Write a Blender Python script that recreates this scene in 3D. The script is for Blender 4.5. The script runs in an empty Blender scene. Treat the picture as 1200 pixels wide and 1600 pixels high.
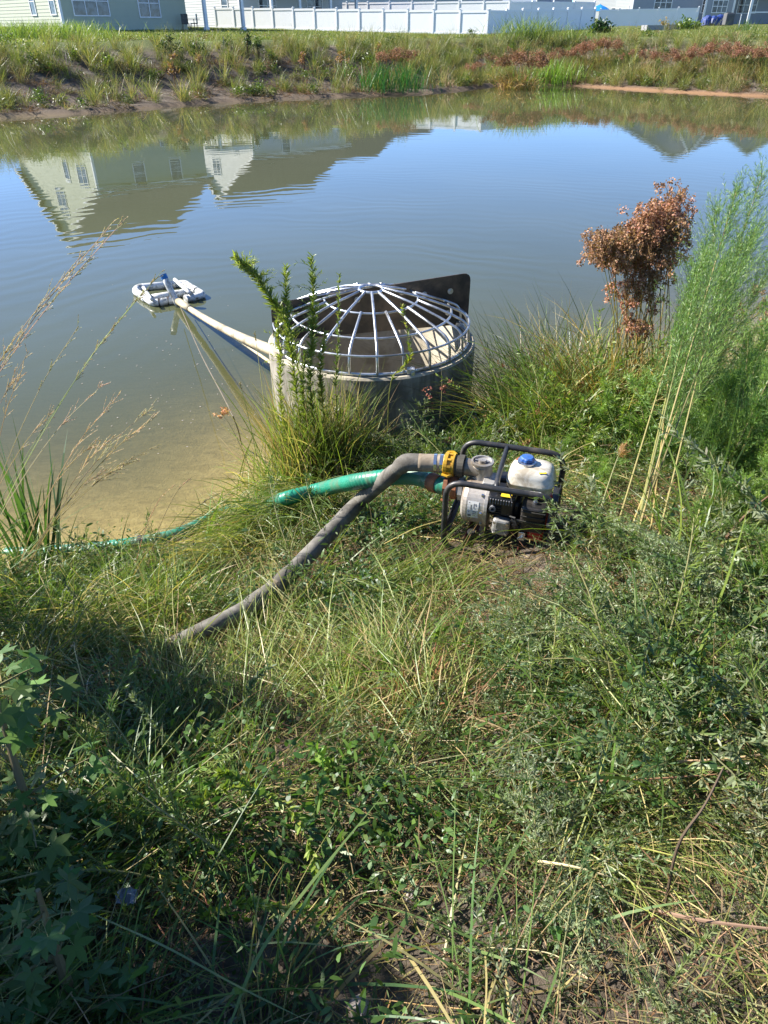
import bpy, math, random
import numpy as np
from mathutils import Vector, Matrix
R = math.radians
rnd = random.Random(7)
rg = np.random.default_rng(11)
SC = bpy.context.scene
COL = SC.collection

# ------------------------------------------------------------------ camera, sky, sun, exposure
CAM_Z = 2.6
PITCH = R(34.2)
cam_d = bpy.data.cameras.new('camera'); cam = bpy.data.objects.new('camera', cam_d); COL.objects.link(cam)
cam.location = (0, 0, CAM_Z); cam.rotation_euler = (R(90) - PITCH, 0, 0)
cam_d.sensor_fit = 'VERTICAL'; cam_d.sensor_height = 36.0; cam_d.lens = 36.0 * 1110 / 1600
cam_d.clip_start = 0.05; cam_d.clip_end = 2000
SC.camera = cam

SUN_EL = R(38); SUN_VEC = Vector((-0.95, 0.31, 0)).normalized()      # towards the sun
w = bpy.data.worlds.new('World'); SC.world = w; w.use_nodes = True
nt = w.node_tree; bg = nt.nodes['Background']
sky = nt.nodes.new('ShaderNodeTexSky'); sky.sky_type = 'NISHITA'; sky.sun_disc = False
sky.sun_elevation = SUN_EL; sky.sun_rotation = math.atan2(SUN_VEC.x, SUN_VEC.y)
sky.air_density = 0.65; sky.dust_density = 0.0; sky.ozone_density = 6.0; sky.altitude = 1800
nt.links.new(sky.outputs[0], bg.inputs[0]); bg.inputs[1].default_value = 0.12
sun_d = bpy.data.lights.new('sun', 'SUN'); sun = bpy.data.objects.new('sun', sun_d); COL.objects.link(sun)
sun_d.energy = 5.0; sun_d.angle = R(0.5); sun_d.color = (1.0, 0.95, 0.87)
sdir = Vector((SUN_VEC.x * math.cos(SUN_EL), SUN_VEC.y * math.cos(SUN_EL), math.sin(SUN_EL)))
sun.rotation_euler = sdir.to_track_quat('Z', 'Y').to_euler()
sun.location = (0, 0, 30)
SC.view_settings.view_transform = 'Standard'; SC.view_settings.look = 'None'
SC.view_settings.gamma = 1; SC.view_settings.use_curve_mapping = False
SC.view_settings.exposure = 1.38
SC.cycles.max_bounces = 8; SC.cycles.transparent_max_bounces = 12
SC.cycles.transmission_bounces = 4; SC.cycles.caustics_reflective = False; SC.cycles.caustics_refractive = False

# ------------------------------------------------------------------ measuring helpers
F = 1110.0; CP, SP = math.cos(PITCH), math.sin(PITCH)
def ray(px, py):
    a = (px - 600) / F; b = (py - 800) / F
    return np.array([a, CP - b * SP, -SP - b * CP])
def PY(px, py, Y):                      # the point at ground distance Y
    d = ray(px, py); t = Y / d[1]; return np.array([d[0] * t, Y, CAM_Z + d[2] * t])
def PZ(px, py, z):                      # the point at height z
    d = ray(px, py); t = (z - CAM_Z) / d[2]; return np.array([d[0] * t, d[1] * t, z])
def proj(p):
    p = np.asarray(p, float); x = p[..., 0]; y = p[..., 1]; z = p[..., 2] - CAM_Z
    ax = y * CP - z * SP; up = y * SP + z * CP
    return 600 + F * x / ax, 800 - F * up / ax

# ------------------------------------------------------------------ ground shape
SHORE = np.array([(-60, 2), (-20, 3.6), (-8, 3.3), (-3, 3.1), (-1.9, 3.30), (-1.3, 3.42), (-1.05, 3.52), (-0.86, 3.78), (-0.76, 4.1),
    (-0.62, 4.4), (0.0, 4.6), (0.6, 4.75), (1.1, 5.0), (1.9, 5.3), (2.8, 5.9), (4.5, 7.2), (8, 9), (14, 13), (21, 20), (27, 29),
    (26, 36), (20.5, 37.6), (17.3, 38.6), (14.5, 41.2), (12.0, 44.0), (10.0, 46.6), (6.8, 46.8), (4.0, 42.5), (1.5, 40.0), (-1.6, 38.4),
    (-4.5, 36.8), (-7.6, 34.6), (-10.5, 31.0), (-13.5, 28.4), (-18, 26.5), (-30, 24), (-60, 24)])
def sdist(x, y):                        # distance to the shore, positive on land
    x = np.asarray(x, float); y = np.asarray(y, float); sh = x.shape; x = x.ravel(); y = y.ravel()
    A = SHORE; B = np.roll(SHORE, -1, 0); best = np.full(x.shape, 1e9); ins = np.zeros(x.shape, bool)
    for (ax, ay), (bx, by) in zip(A, B):
        dx, dy = bx - ax, by - ay; L = dx * dx + dy * dy
        t = np.clip(((x - ax) * dx + (y - ay) * dy) / L, 0, 1)
        best = np.minimum(best, np.hypot(x - ax - t * dx, y - ay - t * dy))
        c = (ay > y) != (by > y)
        if dy != 0: ins ^= c & (x < ax + (y - ay) / dy * dx)
    return np.where(ins, -best, best).reshape(sh)
def sstep(a, b, v):
    t = np.clip((v - a) / (b - a), 0, 1); return t * t * (3 - 2 * t)
def vnoise(x, y, f, seed=0):            # cheap smooth noise
    v = 0
    for i, (a, b, c) in enumerate(((1.0, .37, .3), (-.61, .83, 1.9), (.29, -1.07, 4.2), (1.13, .71, 2.7))):
        v = v + np.sin((a * x + b * y) * f * (1 + .31 * i) + c + seed * 1.7 + 1.3 * np.sin((b * x - a * y) * f * .7 + seed))
    return v / 4
def zt(x, y):
    x = np.asarray(x, float); y = np.asarray(y, float)
    s = sdist(x, y); d = np.maximum(s, 0)
    near = np.where(d < 2, .37 * d, .74 + .24 * (d - 2)); near = np.where(d > 4.5, 1.34 + .9 * (1 - np.exp(-(d - 4.5) / 5)), near)
    near = near + .035 * vnoise(x, y, 3.1) * sstep(.1, .8, d) + .02 * vnoise(x, y, 9.0, 3) * sstep(.05, .4, d)
    lawn = 2.05 + .016 * (y - 50) + .012 * np.abs(x - 4)
    lawn = np.clip(lawn, 1.7, 4.5)
    far = .12 * sstep(0, .25, d) + (lawn - .12) * sstep(.4, 8.0, d) + .10 * vnoise(x, y, 1.1, 5) * sstep(.3, 2, d) * (1 - sstep(7, 11, d))
    k = sstep(9, 20, y)
    h = near * (1 - k) + far * k
    under = -np.minimum(.07 * (-s), .065 + .20 * np.maximum(-s - .93, 0)); under = np.maximum(under, -2.0)
    return np.where(s > 0, h, under)
def zt1(x, y): return float(zt(np.array([x]), np.array([y]))[0])
def G(px, py, zadd=0.0):                # where the line of sight meets the ground
    d = ray(px, py); t = np.linspace(.5, 120, 8000) if py < 250 else np.linspace(.5, 9, 3000)
    x = d[0] * t; y = d[1] * t; z = CAM_Z + d[2] * t
    i = np.argmax(z <= np.maximum(zt(x, y), 0) + zadd)
    return np.array([x[i], y[i], float(z[i])])

# ------------------------------------------------------------------ materials
MAT = {}
def node_mat(name):
    m = bpy.data.materials.new(name); m.use_nodes = True; MAT[name] = m
    return m, m.node_tree, m.node_tree.nodes['Principled BSDF']
def ramp(nt, fac, stops):
    r = nt.nodes.new('ShaderNodeValToRGB'); nt.links.new(fac, r.inputs[0])
    e = r.color_ramp.elements
    while len(e) < len(stops): e.new(.5)
    for k, (p, c) in enumerate(stops): e[k].position = p; e[k].color = (*c, 1)
    return r.outputs[0]
def noise(nt, scale, detail=4, rough=.55, vec=None, dist=0):
    n = nt.nodes.new('ShaderNodeTexNoise'); n.inputs['Scale'].default_value = scale; n.inputs['Detail'].default_value = detail
    n.inputs['Roughness'].default_value = rough; n.inputs['Distortion'].default_value = dist
    if vec: nt.links.new(vec, n.inputs['Vector'])
    return n.outputs[0]
def coords(nt, scale=None, kind='Object'):
    t = nt.nodes.new('ShaderNodeTexCoord').outputs[kind]
    if scale:
        m = nt.nodes.new('ShaderNodeMapping'); m.inputs['Scale'].default_value = scale; nt.links.new(t, m.inputs[0]); t = m.outputs[0]
    return t
def mixc(nt, fac, a, b, mode='MIX'):
    m = nt.nodes.new('ShaderNodeMix'); m.data_type = 'RGBA'; m.blend_type = mode
    for s, v in ((m.inputs[0], fac), (m.inputs[6], a), (m.inputs[7], b)):
        if isinstance(v, (int, float)): s.default_value = v
        elif isinstance(v, tuple): s.default_value = (*v, 1)
        else: nt.links.new(v, s)
    return m.outputs[2]
def bump(nt, bs, h, strength=.3, dist=.01):
    b = nt.nodes.new('ShaderNodeBump'); b.inputs['Strength'].default_value = strength; b.inputs['Distance'].default_value = dist
    nt.links.new(h, b.inputs['Height']); nt.links.new(b.outputs[0], bs.inputs['Normal']); return b
def simple(name, c, rough=.6, metal=0, var=.25, vscale=12, dirt=None, dirt_amt=.5, bstr=.15, bdist=.002, dscale=4):
    m, nt, bs = node_mat(name); v = coords(nt)
    n = noise(nt, vscale, 5, .6, v)
    col = ramp(nt, n, [(.3, tuple(x * (1 - var) for x in c)), (.7, tuple(min(1, x * (1 + var * .6)) for x in c))])
    if dirt:
        n2 = noise(nt, dscale, 6, .65, v, .6)
        f = ramp(nt, n2, [(.62 - dirt_amt * .3, (0, 0, 0)), (.72 - dirt_amt * .15, (1, 1, 1))])
        col = mixc(nt, f, col, dirt)
    nt.links.new(col, bs.inputs['Base Color']); bs.inputs['Roughness'].default_value = rough; bs.inputs['Metallic'].default_value = metal
    bump(nt, bs, noise(nt, vscale * 5, 4, .6, v), bstr, bdist)
    return m
def foliage(name, trans=.35, rough=.5, spec=.35):
    m, nt, bs = node_mat(name)
    a = nt.nodes.new('ShaderNodeAttribute'); a.attribute_name = 'tint'
    oi = nt.nodes.new('ShaderNodeObjectInfo')
    h = nt.nodes.new('ShaderNodeHueSaturation'); nt.links.new(a.outputs['Color'], h.inputs['Color'])
    mr = nt.nodes.new('ShaderNodeMapRange'); nt.links.new(oi.outputs['Random'], mr.inputs[0]); mr.inputs[3].default_value = 1.15; mr.inputs[4].default_value = 2.0; h.inputs['Saturation'].default_value = 1.06
    nt.links.new(mr.outputs[0], h.inputs['Value'])
    mr2 = nt.nodes.new('ShaderNodeMapRange'); nt.links.new(oi.outputs['Random'], mr2.inputs[0]); mr2.inputs[3].default_value = .516; mr2.inputs[4].default_value = .488
    nt.links.new(mr2.outputs[0], h.inputs['Hue'])
    nt.links.new(h.outputs[0], bs.inputs['Base Color']); bs.inputs['Roughness'].default_value = rough
    bs.inputs['Specular IOR Level'].default_value = spec
    tr = nt.nodes.new('ShaderNodeBsdfTranslucent')
    g = mixc(nt, 1.0, h.outputs[0], (1.25, 1.35, .55), 'MULTIPLY'); nt.links.new(g, tr.inputs[0])
    mx = nt.nodes.new('ShaderNodeMixShader'); mx.inputs[0].default_value = trans
    nt.links.new(bs.outputs[0], mx.inputs[1]); nt.links.new(tr.outputs[0], mx.inputs[2])
    nt.links.new(mx.outputs[0], nt.nodes['Material Output'].inputs['Surface'])
    return m
foliage('leaf', .38, .42, .45); foliage('dry_leaf', .2, .7, .2)

def ground_mat():
    m, nt, bs = node_mat('bank_soil'); v = coords(nt)
    geo = nt.nodes.new('ShaderNodeNewGeometry'); sep = nt.nodes.new('ShaderNodeSeparateXYZ'); nt.links.new(geo.outputs['Position'], sep.inputs[0])
    n1 = noise(nt, 3.0, 8, .65, v, .4); n2 = noise(nt, 40, 6, .7, v)
    soil = ramp(nt, n1, [(.3, (.045, .034, .025)), (.50, (.13, .103, .078)), (.70, (.25, .21, .165))])
    soil = mixc(nt, ramp(nt, n2, [(.45, (0, 0, 0)), (.65, (.7, .7, .7))]), soil, (.05, .04, .03))
    # pale sandy clay at and below the waterline
    mr = nt.nodes.new('ShaderNodeMapRange'); nt.links.new(sep.outputs[2], mr.inputs[0]); mr.inputs[1].default_value = .16; mr.inputs[2].default_value = .04; mr.inputs[3].default_value = 0; mr.inputs[4].default_value = 1
    sand = ramp(nt, noise(nt, 5, 8, .7, coords(nt, (1, 2.2, 1)), 1.0), [(.3, (.33, .25, .11)), (.55, (.50, .39, .18)), (.75, (.58, .47, .25))])
    mr3 = nt.nodes.new('ShaderNodeMapRange'); nt.links.new(sep.outputs[1], mr3.inputs[0]); mr3.inputs[1].default_value = 24; mr3.inputs[2].default_value = 30
    mr4 = nt.nodes.new('ShaderNodeMapRange'); nt.links.new(sep.outputs[0], mr4.inputs[0]); mr4.inputs[1].default_value = 8; mr4.inputs[2].default_value = 13
    farmud = mixc(nt, mr4.outputs[0], mixc(nt, n2, (.10, .072, .048), (.18, .135, .09)), mixc(nt, n2, (.20, .115, .06), (.34, .20, .11)))
    sand = mixc(nt, mr3.outputs[0], sand, farmud)
    c = mixc(nt, mr.outputs[0], soil, sand)
    # mown lawn beyond the far crest
    at = nt.nodes.new('ShaderNodeAttribute'); at.attribute_name = 'lawn'
    lawn = ramp(nt, noise(nt, .8, 8, .7, v, .3), [(.3, (.075, .095, .028)), (.6, (.13, .15, .045)), (.8, (.19, .19, .075))])
    lawn = mixc(nt, ramp(nt, noise(nt, 14, 5, .7, v), [(.4, (0, 0, 0)), (.7, (.5, .5, .5))]), lawn, (.05, .07, .02))
    c = mixc(nt, at.outputs['Fac'], c, lawn)
    nt.links.new(c, bs.inputs['Base Color']); bs.inputs['Roughness'].default_value = .9; bs.inputs['Specular IOR Level'].default_value = .2
    bump(nt, bs, noise(nt, 22, 9, .75, v), .8, .03)
    return m
ground_mat()
def water_mat():
    m, nt, bs = node_mat('pond_water'); v = coords(nt)
    a = nt.nodes.new('ShaderNodeAttribute'); a.attribute_name = 'murk'
    n = noise(nt, .35, 4, .5, v)
    col = ramp(nt, n, [(.3, (.068, .077, .034)), (.7, (.082, .091, .043))])
    nt.links.new(col, bs.inputs['Base Color']); bs.inputs['Roughness'].default_value = 1; bs.inputs['Specular IOR Level'].default_value = 0
    tr = nt.nodes.new('ShaderNodeBsdfTransparent'); tr.inputs[0].default_value = (.93, .92, .80, 1)
    mx = nt.nodes.new('ShaderNodeMixShader'); nt.links.new(a.outputs['Fac'], mx.inputs[0]); nt.links.new(tr.outputs[0], mx.inputs[1]); nt.links.new(bs.outputs[0], mx.inputs[2])
    gl = nt.nodes.new('ShaderNodeBsdfGlossy'); gl.inputs['Roughness'].default_value = .015; gl.inputs[0].default_value = (1, 1, 1, 1)
    # rings spreading from the riser, plus light wind ripple
    sub = nt.nodes.new('ShaderNodeVectorMath'); sub.operation = 'DISTANCE'; sub.inputs[1].default_value = (-.3, 5.6, 0); nt.links.new(v, sub.inputs[0])
    nw = noise(nt, .55, 3, .5, v)
    ad = nt.nodes.new('ShaderNodeMath'); ad.operation = 'MULTIPLY_ADD'; nt.links.new(nw, ad.inputs[0]); ad.inputs[1].default_value = 1.6; nt.links.new(sub.outputs['Value'], ad.inputs[2])
    mu = nt.nodes.new('ShaderNodeMath'); mu.operation = 'MULTIPLY'; nt.links.new(ad.outputs[0], mu.inputs[0]); mu.inputs[1].default_value = 15.5
    si = nt.nodes.new('ShaderNodeMath'); si.operation = 'SINE'; nt.links.new(mu.outputs[0], si.inputs[0])
    mr = nt.nodes.new('ShaderNodeMapRange'); nt.links.new(sub.outputs['Value'], mr.inputs[0]); mr.inputs[1].default_value = 1.0; mr.inputs[2].default_value = 17; mr.inputs[3].default_value = 1; mr.inputs[4].default_value = .12
    pm = ramp(nt, noise(nt, .28, 2, .5, v), [(.35, (.15, .15, .15)), (.62, (1, 1, 1))])
    m1 = nt.nodes.new('ShaderNodeMath'); m1.operation = 'MULTIPLY'; nt.links.new(si.outputs[0], m1.inputs[0]); nt.links.new(mr.outputs[0], m1.inputs[1])
    m1b = nt.nodes.new('ShaderNodeMath'); m1b.operation = 'MULTIPLY'; nt.links.new(m1.outputs[0], m1b.inputs[0]); nt.links.new(pm, m1b.inputs[1])
    n3 = noise(nt, 1.5, 3, .45, coords(nt, (.5, 1.6, 1)), .3)
    m2 = nt.nodes.new('ShaderNodeMath'); m2.operation = 'MULTIPLY_ADD'; nt.links.new(n3, m2.inputs[0]); m2.inputs[1].default_value = 1.2; nt.links.new(m1b.outputs[0], m2.inputs[2])
    b = nt.nodes.new('ShaderNodeBump'); b.inputs['Strength'].default_value = 1; b.inputs['Distance'].default_value = .0007; nt.links.new(m2.outputs[0], b.inputs['Height'])
    nt.links.new(b.outputs[0], gl.inputs['Normal'])
    ge = nt.nodes.new('ShaderNodeNewGeometry'); dt = nt.nodes.new('ShaderNodeVectorMath'); dt.operation = 'DOT_PRODUCT'; nt.links.new(ge.outputs['Incoming'], dt.inputs[0]); nt.links.new(b.outputs[0], dt.inputs[1])
    def mth(op, a, c=None):
        q = nt.nodes.new('ShaderNodeMath'); q.operation = op
        for k, v_ in ((0, a), (1, c)):
            if v_ is None: continue
            if isinstance(v_, (int, float)): q.inputs[k].default_value = v_
            else: nt.links.new(v_, q.inputs[k])
        return q.outputs[0]
    sch = mth('ADD', mth('MULTIPLY', mth('POWER', mth('MAXIMUM', mth('SUBTRACT', 1.0, mth('ABSOLUTE', dt.outputs['Value'])), 0.0), 5.0), .975), .025)
    mm = nt.nodes.new('ShaderNodeMixShader'); nt.links.new(sch, mm.inputs[0]); nt.links.new(mx.outputs[0], mm.inputs[1]); nt.links.new(gl.outputs[0], mm.inputs[2])
    nt.links.new(mm.outputs[0], nt.nodes['Material Output'].inputs['Surface'])
water_mat()

# ------------------------------------------------------------------ mesh collector
class MB:
    def __init__(s): s.V = []; s.Q = []; s.T = []; s.C = []; s.n = 0
    def add(s, V, Q=None, T=None, C=(.5, .5, .5)):
        V = np.asarray(V, float).reshape(-1, 3); s.V.append(V)
        if Q is not None and len(Q): s.Q.append(np.asarray(Q, int).reshape(-1, 4) + s.n)
        if T is not None and len(T): s.T.append(np.asarray(T, int).reshape(-1, 3) + s.n)
        C = np.asarray(C, float)
        s.C.append(np.broadcast_to(C, (len(V), 3)) if C.ndim == 1 else C.reshape(-1, 3)); s.n += len(V)
        return s
    def mesh(s, name, mat, smooth=False):
        V = np.concatenate(s.V); me = bpy.data.meshes.new(name)
        Q = np.concatenate(s.Q) if s.Q else np.zeros((0, 4), int); T = np.concatenate(s.T) if s.T else np.zeros((0, 3), int)
        me.vertices.add(len(V)); me.vertices.foreach_set('co', V.ravel())
        me.loops.add(Q.size + T.size); me.loops.foreach_set('vertex_index', np.concatenate([Q.ravel(), T.ravel()]).astype(np.int32))
        nf = len(Q) + len(T); me.polygons.add(nf)
        st = np.concatenate([np.arange(len(Q)) * 4, Q.size + np.arange(len(T)) * 3]); me.polygons.foreach_set('loop_start', st.astype(np.int32))
        me.polygons.foreach_set('use_smooth', np.full(nf, bool(smooth)))
        me.update(calc_edges=True)
        ca = me.color_attributes.new('tint', 'FLOAT_COLOR', 'POINT')
        C = np.concatenate(s.C); ca.data.foreach_set('color', np.concatenate([C, np.ones((len(C), 1))], 1).ravel())
        me.materials.append(MAT[mat]); return me
    def obj(s, name, mat, parent=None, smooth=False, link=True):
        o = bpy.data.objects.new(name, s.mesh(name, mat, smooth))
        if link: COL.objects.link(o)
        if parent: o.parent = parent
        return o
def tag(o, label=None, cat=None, group=None, kind=None):
    if label: o['label'] = label
    if cat: o['category'] = cat
    if group: o['group'] = group
    if kind: o['kind'] = kind
    return o
def empty(name, loc, label, cat, group=None, rz=0):
    o = bpy.data.objects.new(name, None); COL.objects.link(o); o.location = tuple(loc); o.rotation_euler = (0, 0, rz); o.empty_display_size = .1
    return tag(o, label, cat, group)
def copy_tree(o, parent=None):
    c = o.copy(); COL.objects.link(c)
    if parent: c.parent = parent
    for ch in [k for k in bpy.data.objects if k.parent == o and k != c]: copy_tree(ch, c)
    return c
# --- solids
def box(b, c, s, C=(.5, .5, .5), M=None):
    x, y, z = [v / 2 for v in s]
    V = np.array([(i * x, j * y, k * z) for k in (-1, 1) for j in (-1, 1) for i in (-1, 1)])
    if M is not None: V = V @ np.array(M)[:3, :3].T
    return b.add(V + np.asarray(c, float), [(0, 2, 3, 1), (4, 5, 7, 6), (0, 1, 5, 4), (2, 6, 7, 3), (0, 4, 6, 2), (1, 3, 7, 5)], C=C)
def bbox(b, c, s, r=.01, C=(.5, .5, .5), M=None, n=3):      # box with rounded vertical corners and eased top/bottom edges
    hx, hy, hz = [v / 2 for v in s]; r = min(r, hx * .99, hy * .99, hz * .99); rings = []
    prof = [(-hz, r * .5), (-hz + r * .5 * .3, r * .15), (-hz + r * .5, 0), (hz - r * .5, 0), (hz - r * .15, r * .15), (hz, r * .5)]
    for z, ins in prof:
        for q, (sx, sy) in enumerate(((1, 1), (-1, 1), (-1, -1), (1, -1))):
            for k in range(n + 1):
                a = math.pi / 2 * (q + k / n); rings.append((sx * (hx - r) + (r - ins) * math.cos(a), sy * (hy - r) + (r - ins) * math.sin(a), z))
    m = 4 * (n + 1); V = np.array(rings); Q = [(i * m + k, i * m + (k + 1) % m, (i + 1) * m + (k + 1) % m, (i + 1) * m + k) for i in range(5) for k in range(m)]
    V = np.concatenate([V, [(0, 0, -hz), (0, 0, hz)]]); T = [(6 * m, (k + 1) % m, k) for k in range(m)] + [(6 * m + 1, 5 * m + k, 5 * m + (k + 1) % m) for k in range(m)]
    if M is not None: V = V @ np.array(M)[:3, :3].T
    return b.add(V + np.asarray(c, float), Q, T, C)
def frames(P):
    P = np.asarray(P, float); n = len(P); T = np.gradient(P, axis=0); T /= np.linalg.norm(T, axis=1)[:, None] + 1e-9
    u = np.cross(T[0], (0, 0, 1)); u = np.cross(T[0], (1, 0, 0)) if np.linalg.norm(u) < .1 else u; U = []
    for t in T:
        u = u - t * np.dot(u, t); u /= np.linalg.norm(u) + 1e-9; U.append(u)
    U = np.array(U); return T, U, np.cross(T, U)
def tube(b, P, r, n=8, C=(.5, .5, .5), caps=True, closed=False):
    P = np.asarray(P, float); k = len(P); r = np.broadcast_to(np.asarray(r, float), (k,))
    if closed:
        T = np.roll(P, -1, 0) - np.roll(P, 1, 0); T /= np.linalg.norm(T, axis=1)[:, None]
        c = P.mean(0); N = np.cross(T[0], T[k // 4]); N /= np.linalg.norm(N); U = np.cross(T, N); W = np.broadcast_to(N, U.shape)
    else: T, U, W = frames(P)
    a = np.arange(n) / n * 2 * math.pi
    V = P[:, None] + r[:, None, None] * (U[:, None] * np.cos(a)[None, :, None] + W[:, None] * np.sin(a)[None, :, None])
    V = V.reshape(-1, 3); kk = k if closed else k - 1
    Q = [(i * n + j, i * n + (j + 1) % n, ((i + 1) % k) * n + (j + 1) % n, ((i + 1) % k) * n + j) for i in range(kk) for j in range(n)]
    Tt = None
    if caps and not closed:
        V = np.concatenate([V, P[[0, -1]]]); m = k * n
        Tt = [(m, (j + 1) % n, j) for j in range(n)] + [(m + 1, (k - 1) * n + j, (k - 1) * n + (j + 1) % n) for j in range(n)]
    CC = C
    if np.asarray(C).ndim == 2: CC = np.repeat(C, n, 0); CC = np.concatenate([CC, np.asarray(C)[[0, -1]]]) if Tt else CC
    return b.add(V, Q, Tt, CC)
def lathe(b, prof, c, axis=(0, 0, 1), n=24, C=(.5, .5, .5), caps=True):   # prof: (radius, along) pairs
    ax = Vector(axis).normalized(); q = Vector((0, 0, 1)).rotation_difference(ax).to_matrix(); Mx = np.array(q)
    a = np.arange(n) / n * 2 * math.pi; V = np.array([(r * math.cos(t), r * math.sin(t), h) for r, h in prof for t in a])
    k = len(prof); Q = [(i * n + j, i * n + (j + 1) % n, (i + 1) * n + (j + 1) % n, (i + 1) * n + j) for i in range(k - 1) for j in range(n)]
    T = None
    if caps:
        V = np.concatenate([V, [(0, 0, prof[0][1]), (0, 0, prof[-1][1])]]); m = k * n
        T = [(m, (j + 1) % n, j) for j in range(n)] + [(m + 1, (k - 1) * n + j, (k - 1) * n + (j + 1) % n) for j in range(n)]
    return b.add(V @ Mx.T + np.asarray(c, float), Q, T, C)
def spline(P, n=40):
    P = np.asarray(P, float); P = np.concatenate([[2 * P[0] - P[1]], P, [2 * P[-1] - P[-2]]]); out = []; m = len(P) - 3
    for s in np.linspace(0, m - 1e-6, n):
        i = int(s); t = s - i; p0, p1, p2, p3 = P[i:i + 4]
        out.append(.5 * (2 * p1 + (p2 - p0) * t + (2 * p0 - 5 * p1 + 4 * p2 - p3) * t * t + (3 * p1 - p0 - 3 * p2 + p3) * t ** 3))
    return np.array(out)
def rounded(P, r, n=5, closed=False):   # polyline with its corners rounded
    P = [np.asarray(p, float) for p in P]; out = []; m = len(P)
    for i in range(m):
        if not closed and i in (0, m - 1): out.append(P[i]); continue
        a, p, c = P[i - 1], P[i], P[(i + 1) % m]; u = (a - p); v = (c - p); rr = min(r, np.linalg.norm(u) * .45, np.linalg.norm(v) * .45)
        u = p + u / np.linalg.norm(u) * rr; v = p + v / np.linalg.norm(v) * rr
        for t in np.linspace(0, 1, n): out.append((1 - t) ** 2 * u + 2 * t * (1 - t) * p + t * t * v)
    return np.array(out)

# ------------------------------------------------------------------ plant collector (everything in arrays)
def jit(n, c, v=.25, h=.12):            # n colours round c
    c = np.asarray(c, float); k = 1 + rg.uniform(-v, v, (n, 1)); hh = 1 + rg.uniform(-h, h, (n, 3)); return np.clip(c * k * hh, .004, .9)
def mixcol(n, cols, p=None, v=.25):
    cols = np.asarray(cols, float); i = rg.choice(len(cols), n, p=p); return jit(n, (1, 1, 1), v) * cols[i]
def arcs(root, az, el, bend, L, k=5, wob=.0):    # n curved lines, (n,k,3)
    n = len(az); t = np.linspace(0, 1, k); E = el[:, None] - bend[:, None] * t[None] ** 1.3
    A = az[:, None] + (rg.normal(0, wob, (n, k)).cumsum(1) if wob else 0)
    D = np.stack([np.cos(E) * np.cos(A), np.cos(E) * np.sin(A), np.sin(E)], -1)
    S = np.zeros((n, k, 3)); S[:, 1:] = np.cumsum((D[:, 1:] + D[:, :-1]) / 2, 1) / (k - 1)
    return root[:, None] + S * L[:, None, None]
def strips(b, P, W, col, roll=None, tipcol=None, flat=False):
    n, k, _ = P.shape; T = P[:, -1] - P[:, 0]; T /= np.linalg.norm(T, axis=1)[:, None] + 1e-9
    ref = np.tile((0., 0., 1.), (n, 1)); ref[np.abs(T[:, 2]) > .93] = (1, 0, 0)
    S = np.cross(T, ref); S /= np.linalg.norm(S, axis=1)[:, None] + 1e-9
    if roll is None: roll = rg.uniform(-1, 1, n) * (.3 if flat else 1.4)
    N = np.cross(S, T); S = S * np.cos(roll)[:, None] + N * np.sin(roll)[:, None]
    W = np.broadcast_to(W, (n, k)) if np.ndim(W) < 2 else W
    V = np.stack([P - S[:, None] * W[..., None] / 2, P + S[:, None] * W[..., None] / 2], 2).reshape(-1, 3)
    base = (np.arange(n) * k * 2)[:, None] + (np.arange(k - 1) * 2)[None]; base = base.ravel()
    Q = np.stack([base, base + 1, base + 3, base + 2], 1)
    t = np.linspace(0, 1, k)[None, :, None]; tc = col if tipcol is None else tipcol
    C = col[:, None] * (1 - t) + tc[:, None] * t
    return b.add(V, Q, C=np.repeat(C.reshape(-1, 3), 2, 0))
def blades(b, n, root, az, el, bend, L, w, cols, p=None, k=5, tip=None, v=.25, wob=0.03):
    Pt = arcs(root, az, el, bend, L, k, wob); prof = np.array([.7, 1, .95, .75, .45, .05]) if k == 6 else np.interp(np.linspace(0, 1, k), [0, .3, .7, 1], [.7, 1, .75, .04])
    c = mixcol(n, cols, p, v); tc = c * np.asarray(tip) if tip is not None else None
    return strips(b, Pt, np.asarray(w).reshape(-1, 1) * prof[None] if np.ndim(w) else np.tile(w * prof, (n, 1)), c, tipcol=tc)
def U(a, b_, n): return rg.uniform(a, b_, n)
def leaves_on(b, path, n, ll, lw, col, ang=(.6, 1.1), t0=.05, droop=.6, taper=.5, k=4, updir=.2, v=.3, wprof=(.25, 1, .7, .02)):
    """n narrow leaves set round a stem path"""
    path = np.asarray(path); m = len(path); t = np.sort(U(t0, 1, n)); s = t * (m - 1); i = np.minimum(s.astype(int), m - 2); f = (s - i)[:, None]
    root = path[i] * (1 - f) + path[i + 1] * f; T = path[i + 1] - path[i]; T /= np.linalg.norm(T, axis=1)[:, None] + 1e-9
    X = rg.normal(0, 1, (n, 3)); X -= T * (X * T).sum(1)[:, None]; X /= np.linalg.norm(X, axis=1)[:, None]
    a = U(*ang, n)[:, None]; D = T * np.cos(a) + X * np.sin(a); D[:, 2] += updir; D /= np.linalg.norm(D, axis=1)[:, None]
    az = np.arctan2(D[:, 1], D[:, 0]); el = np.arcsin(np.clip(D[:, 2], -1, 1)); L = ll * U(.7, 1.2, n) * (1 - taper * t)
    P = arcs(root, az, el, U(.1, 1, n) * droop, L, k); pr = np.interp(np.linspace(0, 1, k), np.linspace(0, 1, len(wprof)), wprof)
    return strips(b, P, (lw * (1 - taper * .6 * t))[:, None] * pr[None], mixcol(n, [col] if np.ndim(col) == 1 else col, v=v))
def stem(b, path, r0, r1, col, n=4): return tube(b, path, np.linspace(r0, r1, len(path)), n, col, caps=False)
GREEN = (.070, .110, .026); YGREEN = (.150, .190, .042); DGREEN = (.030, .056, .018); GREY = (.120, .150, .085); STRAW = (.30, .25, .12)
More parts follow.
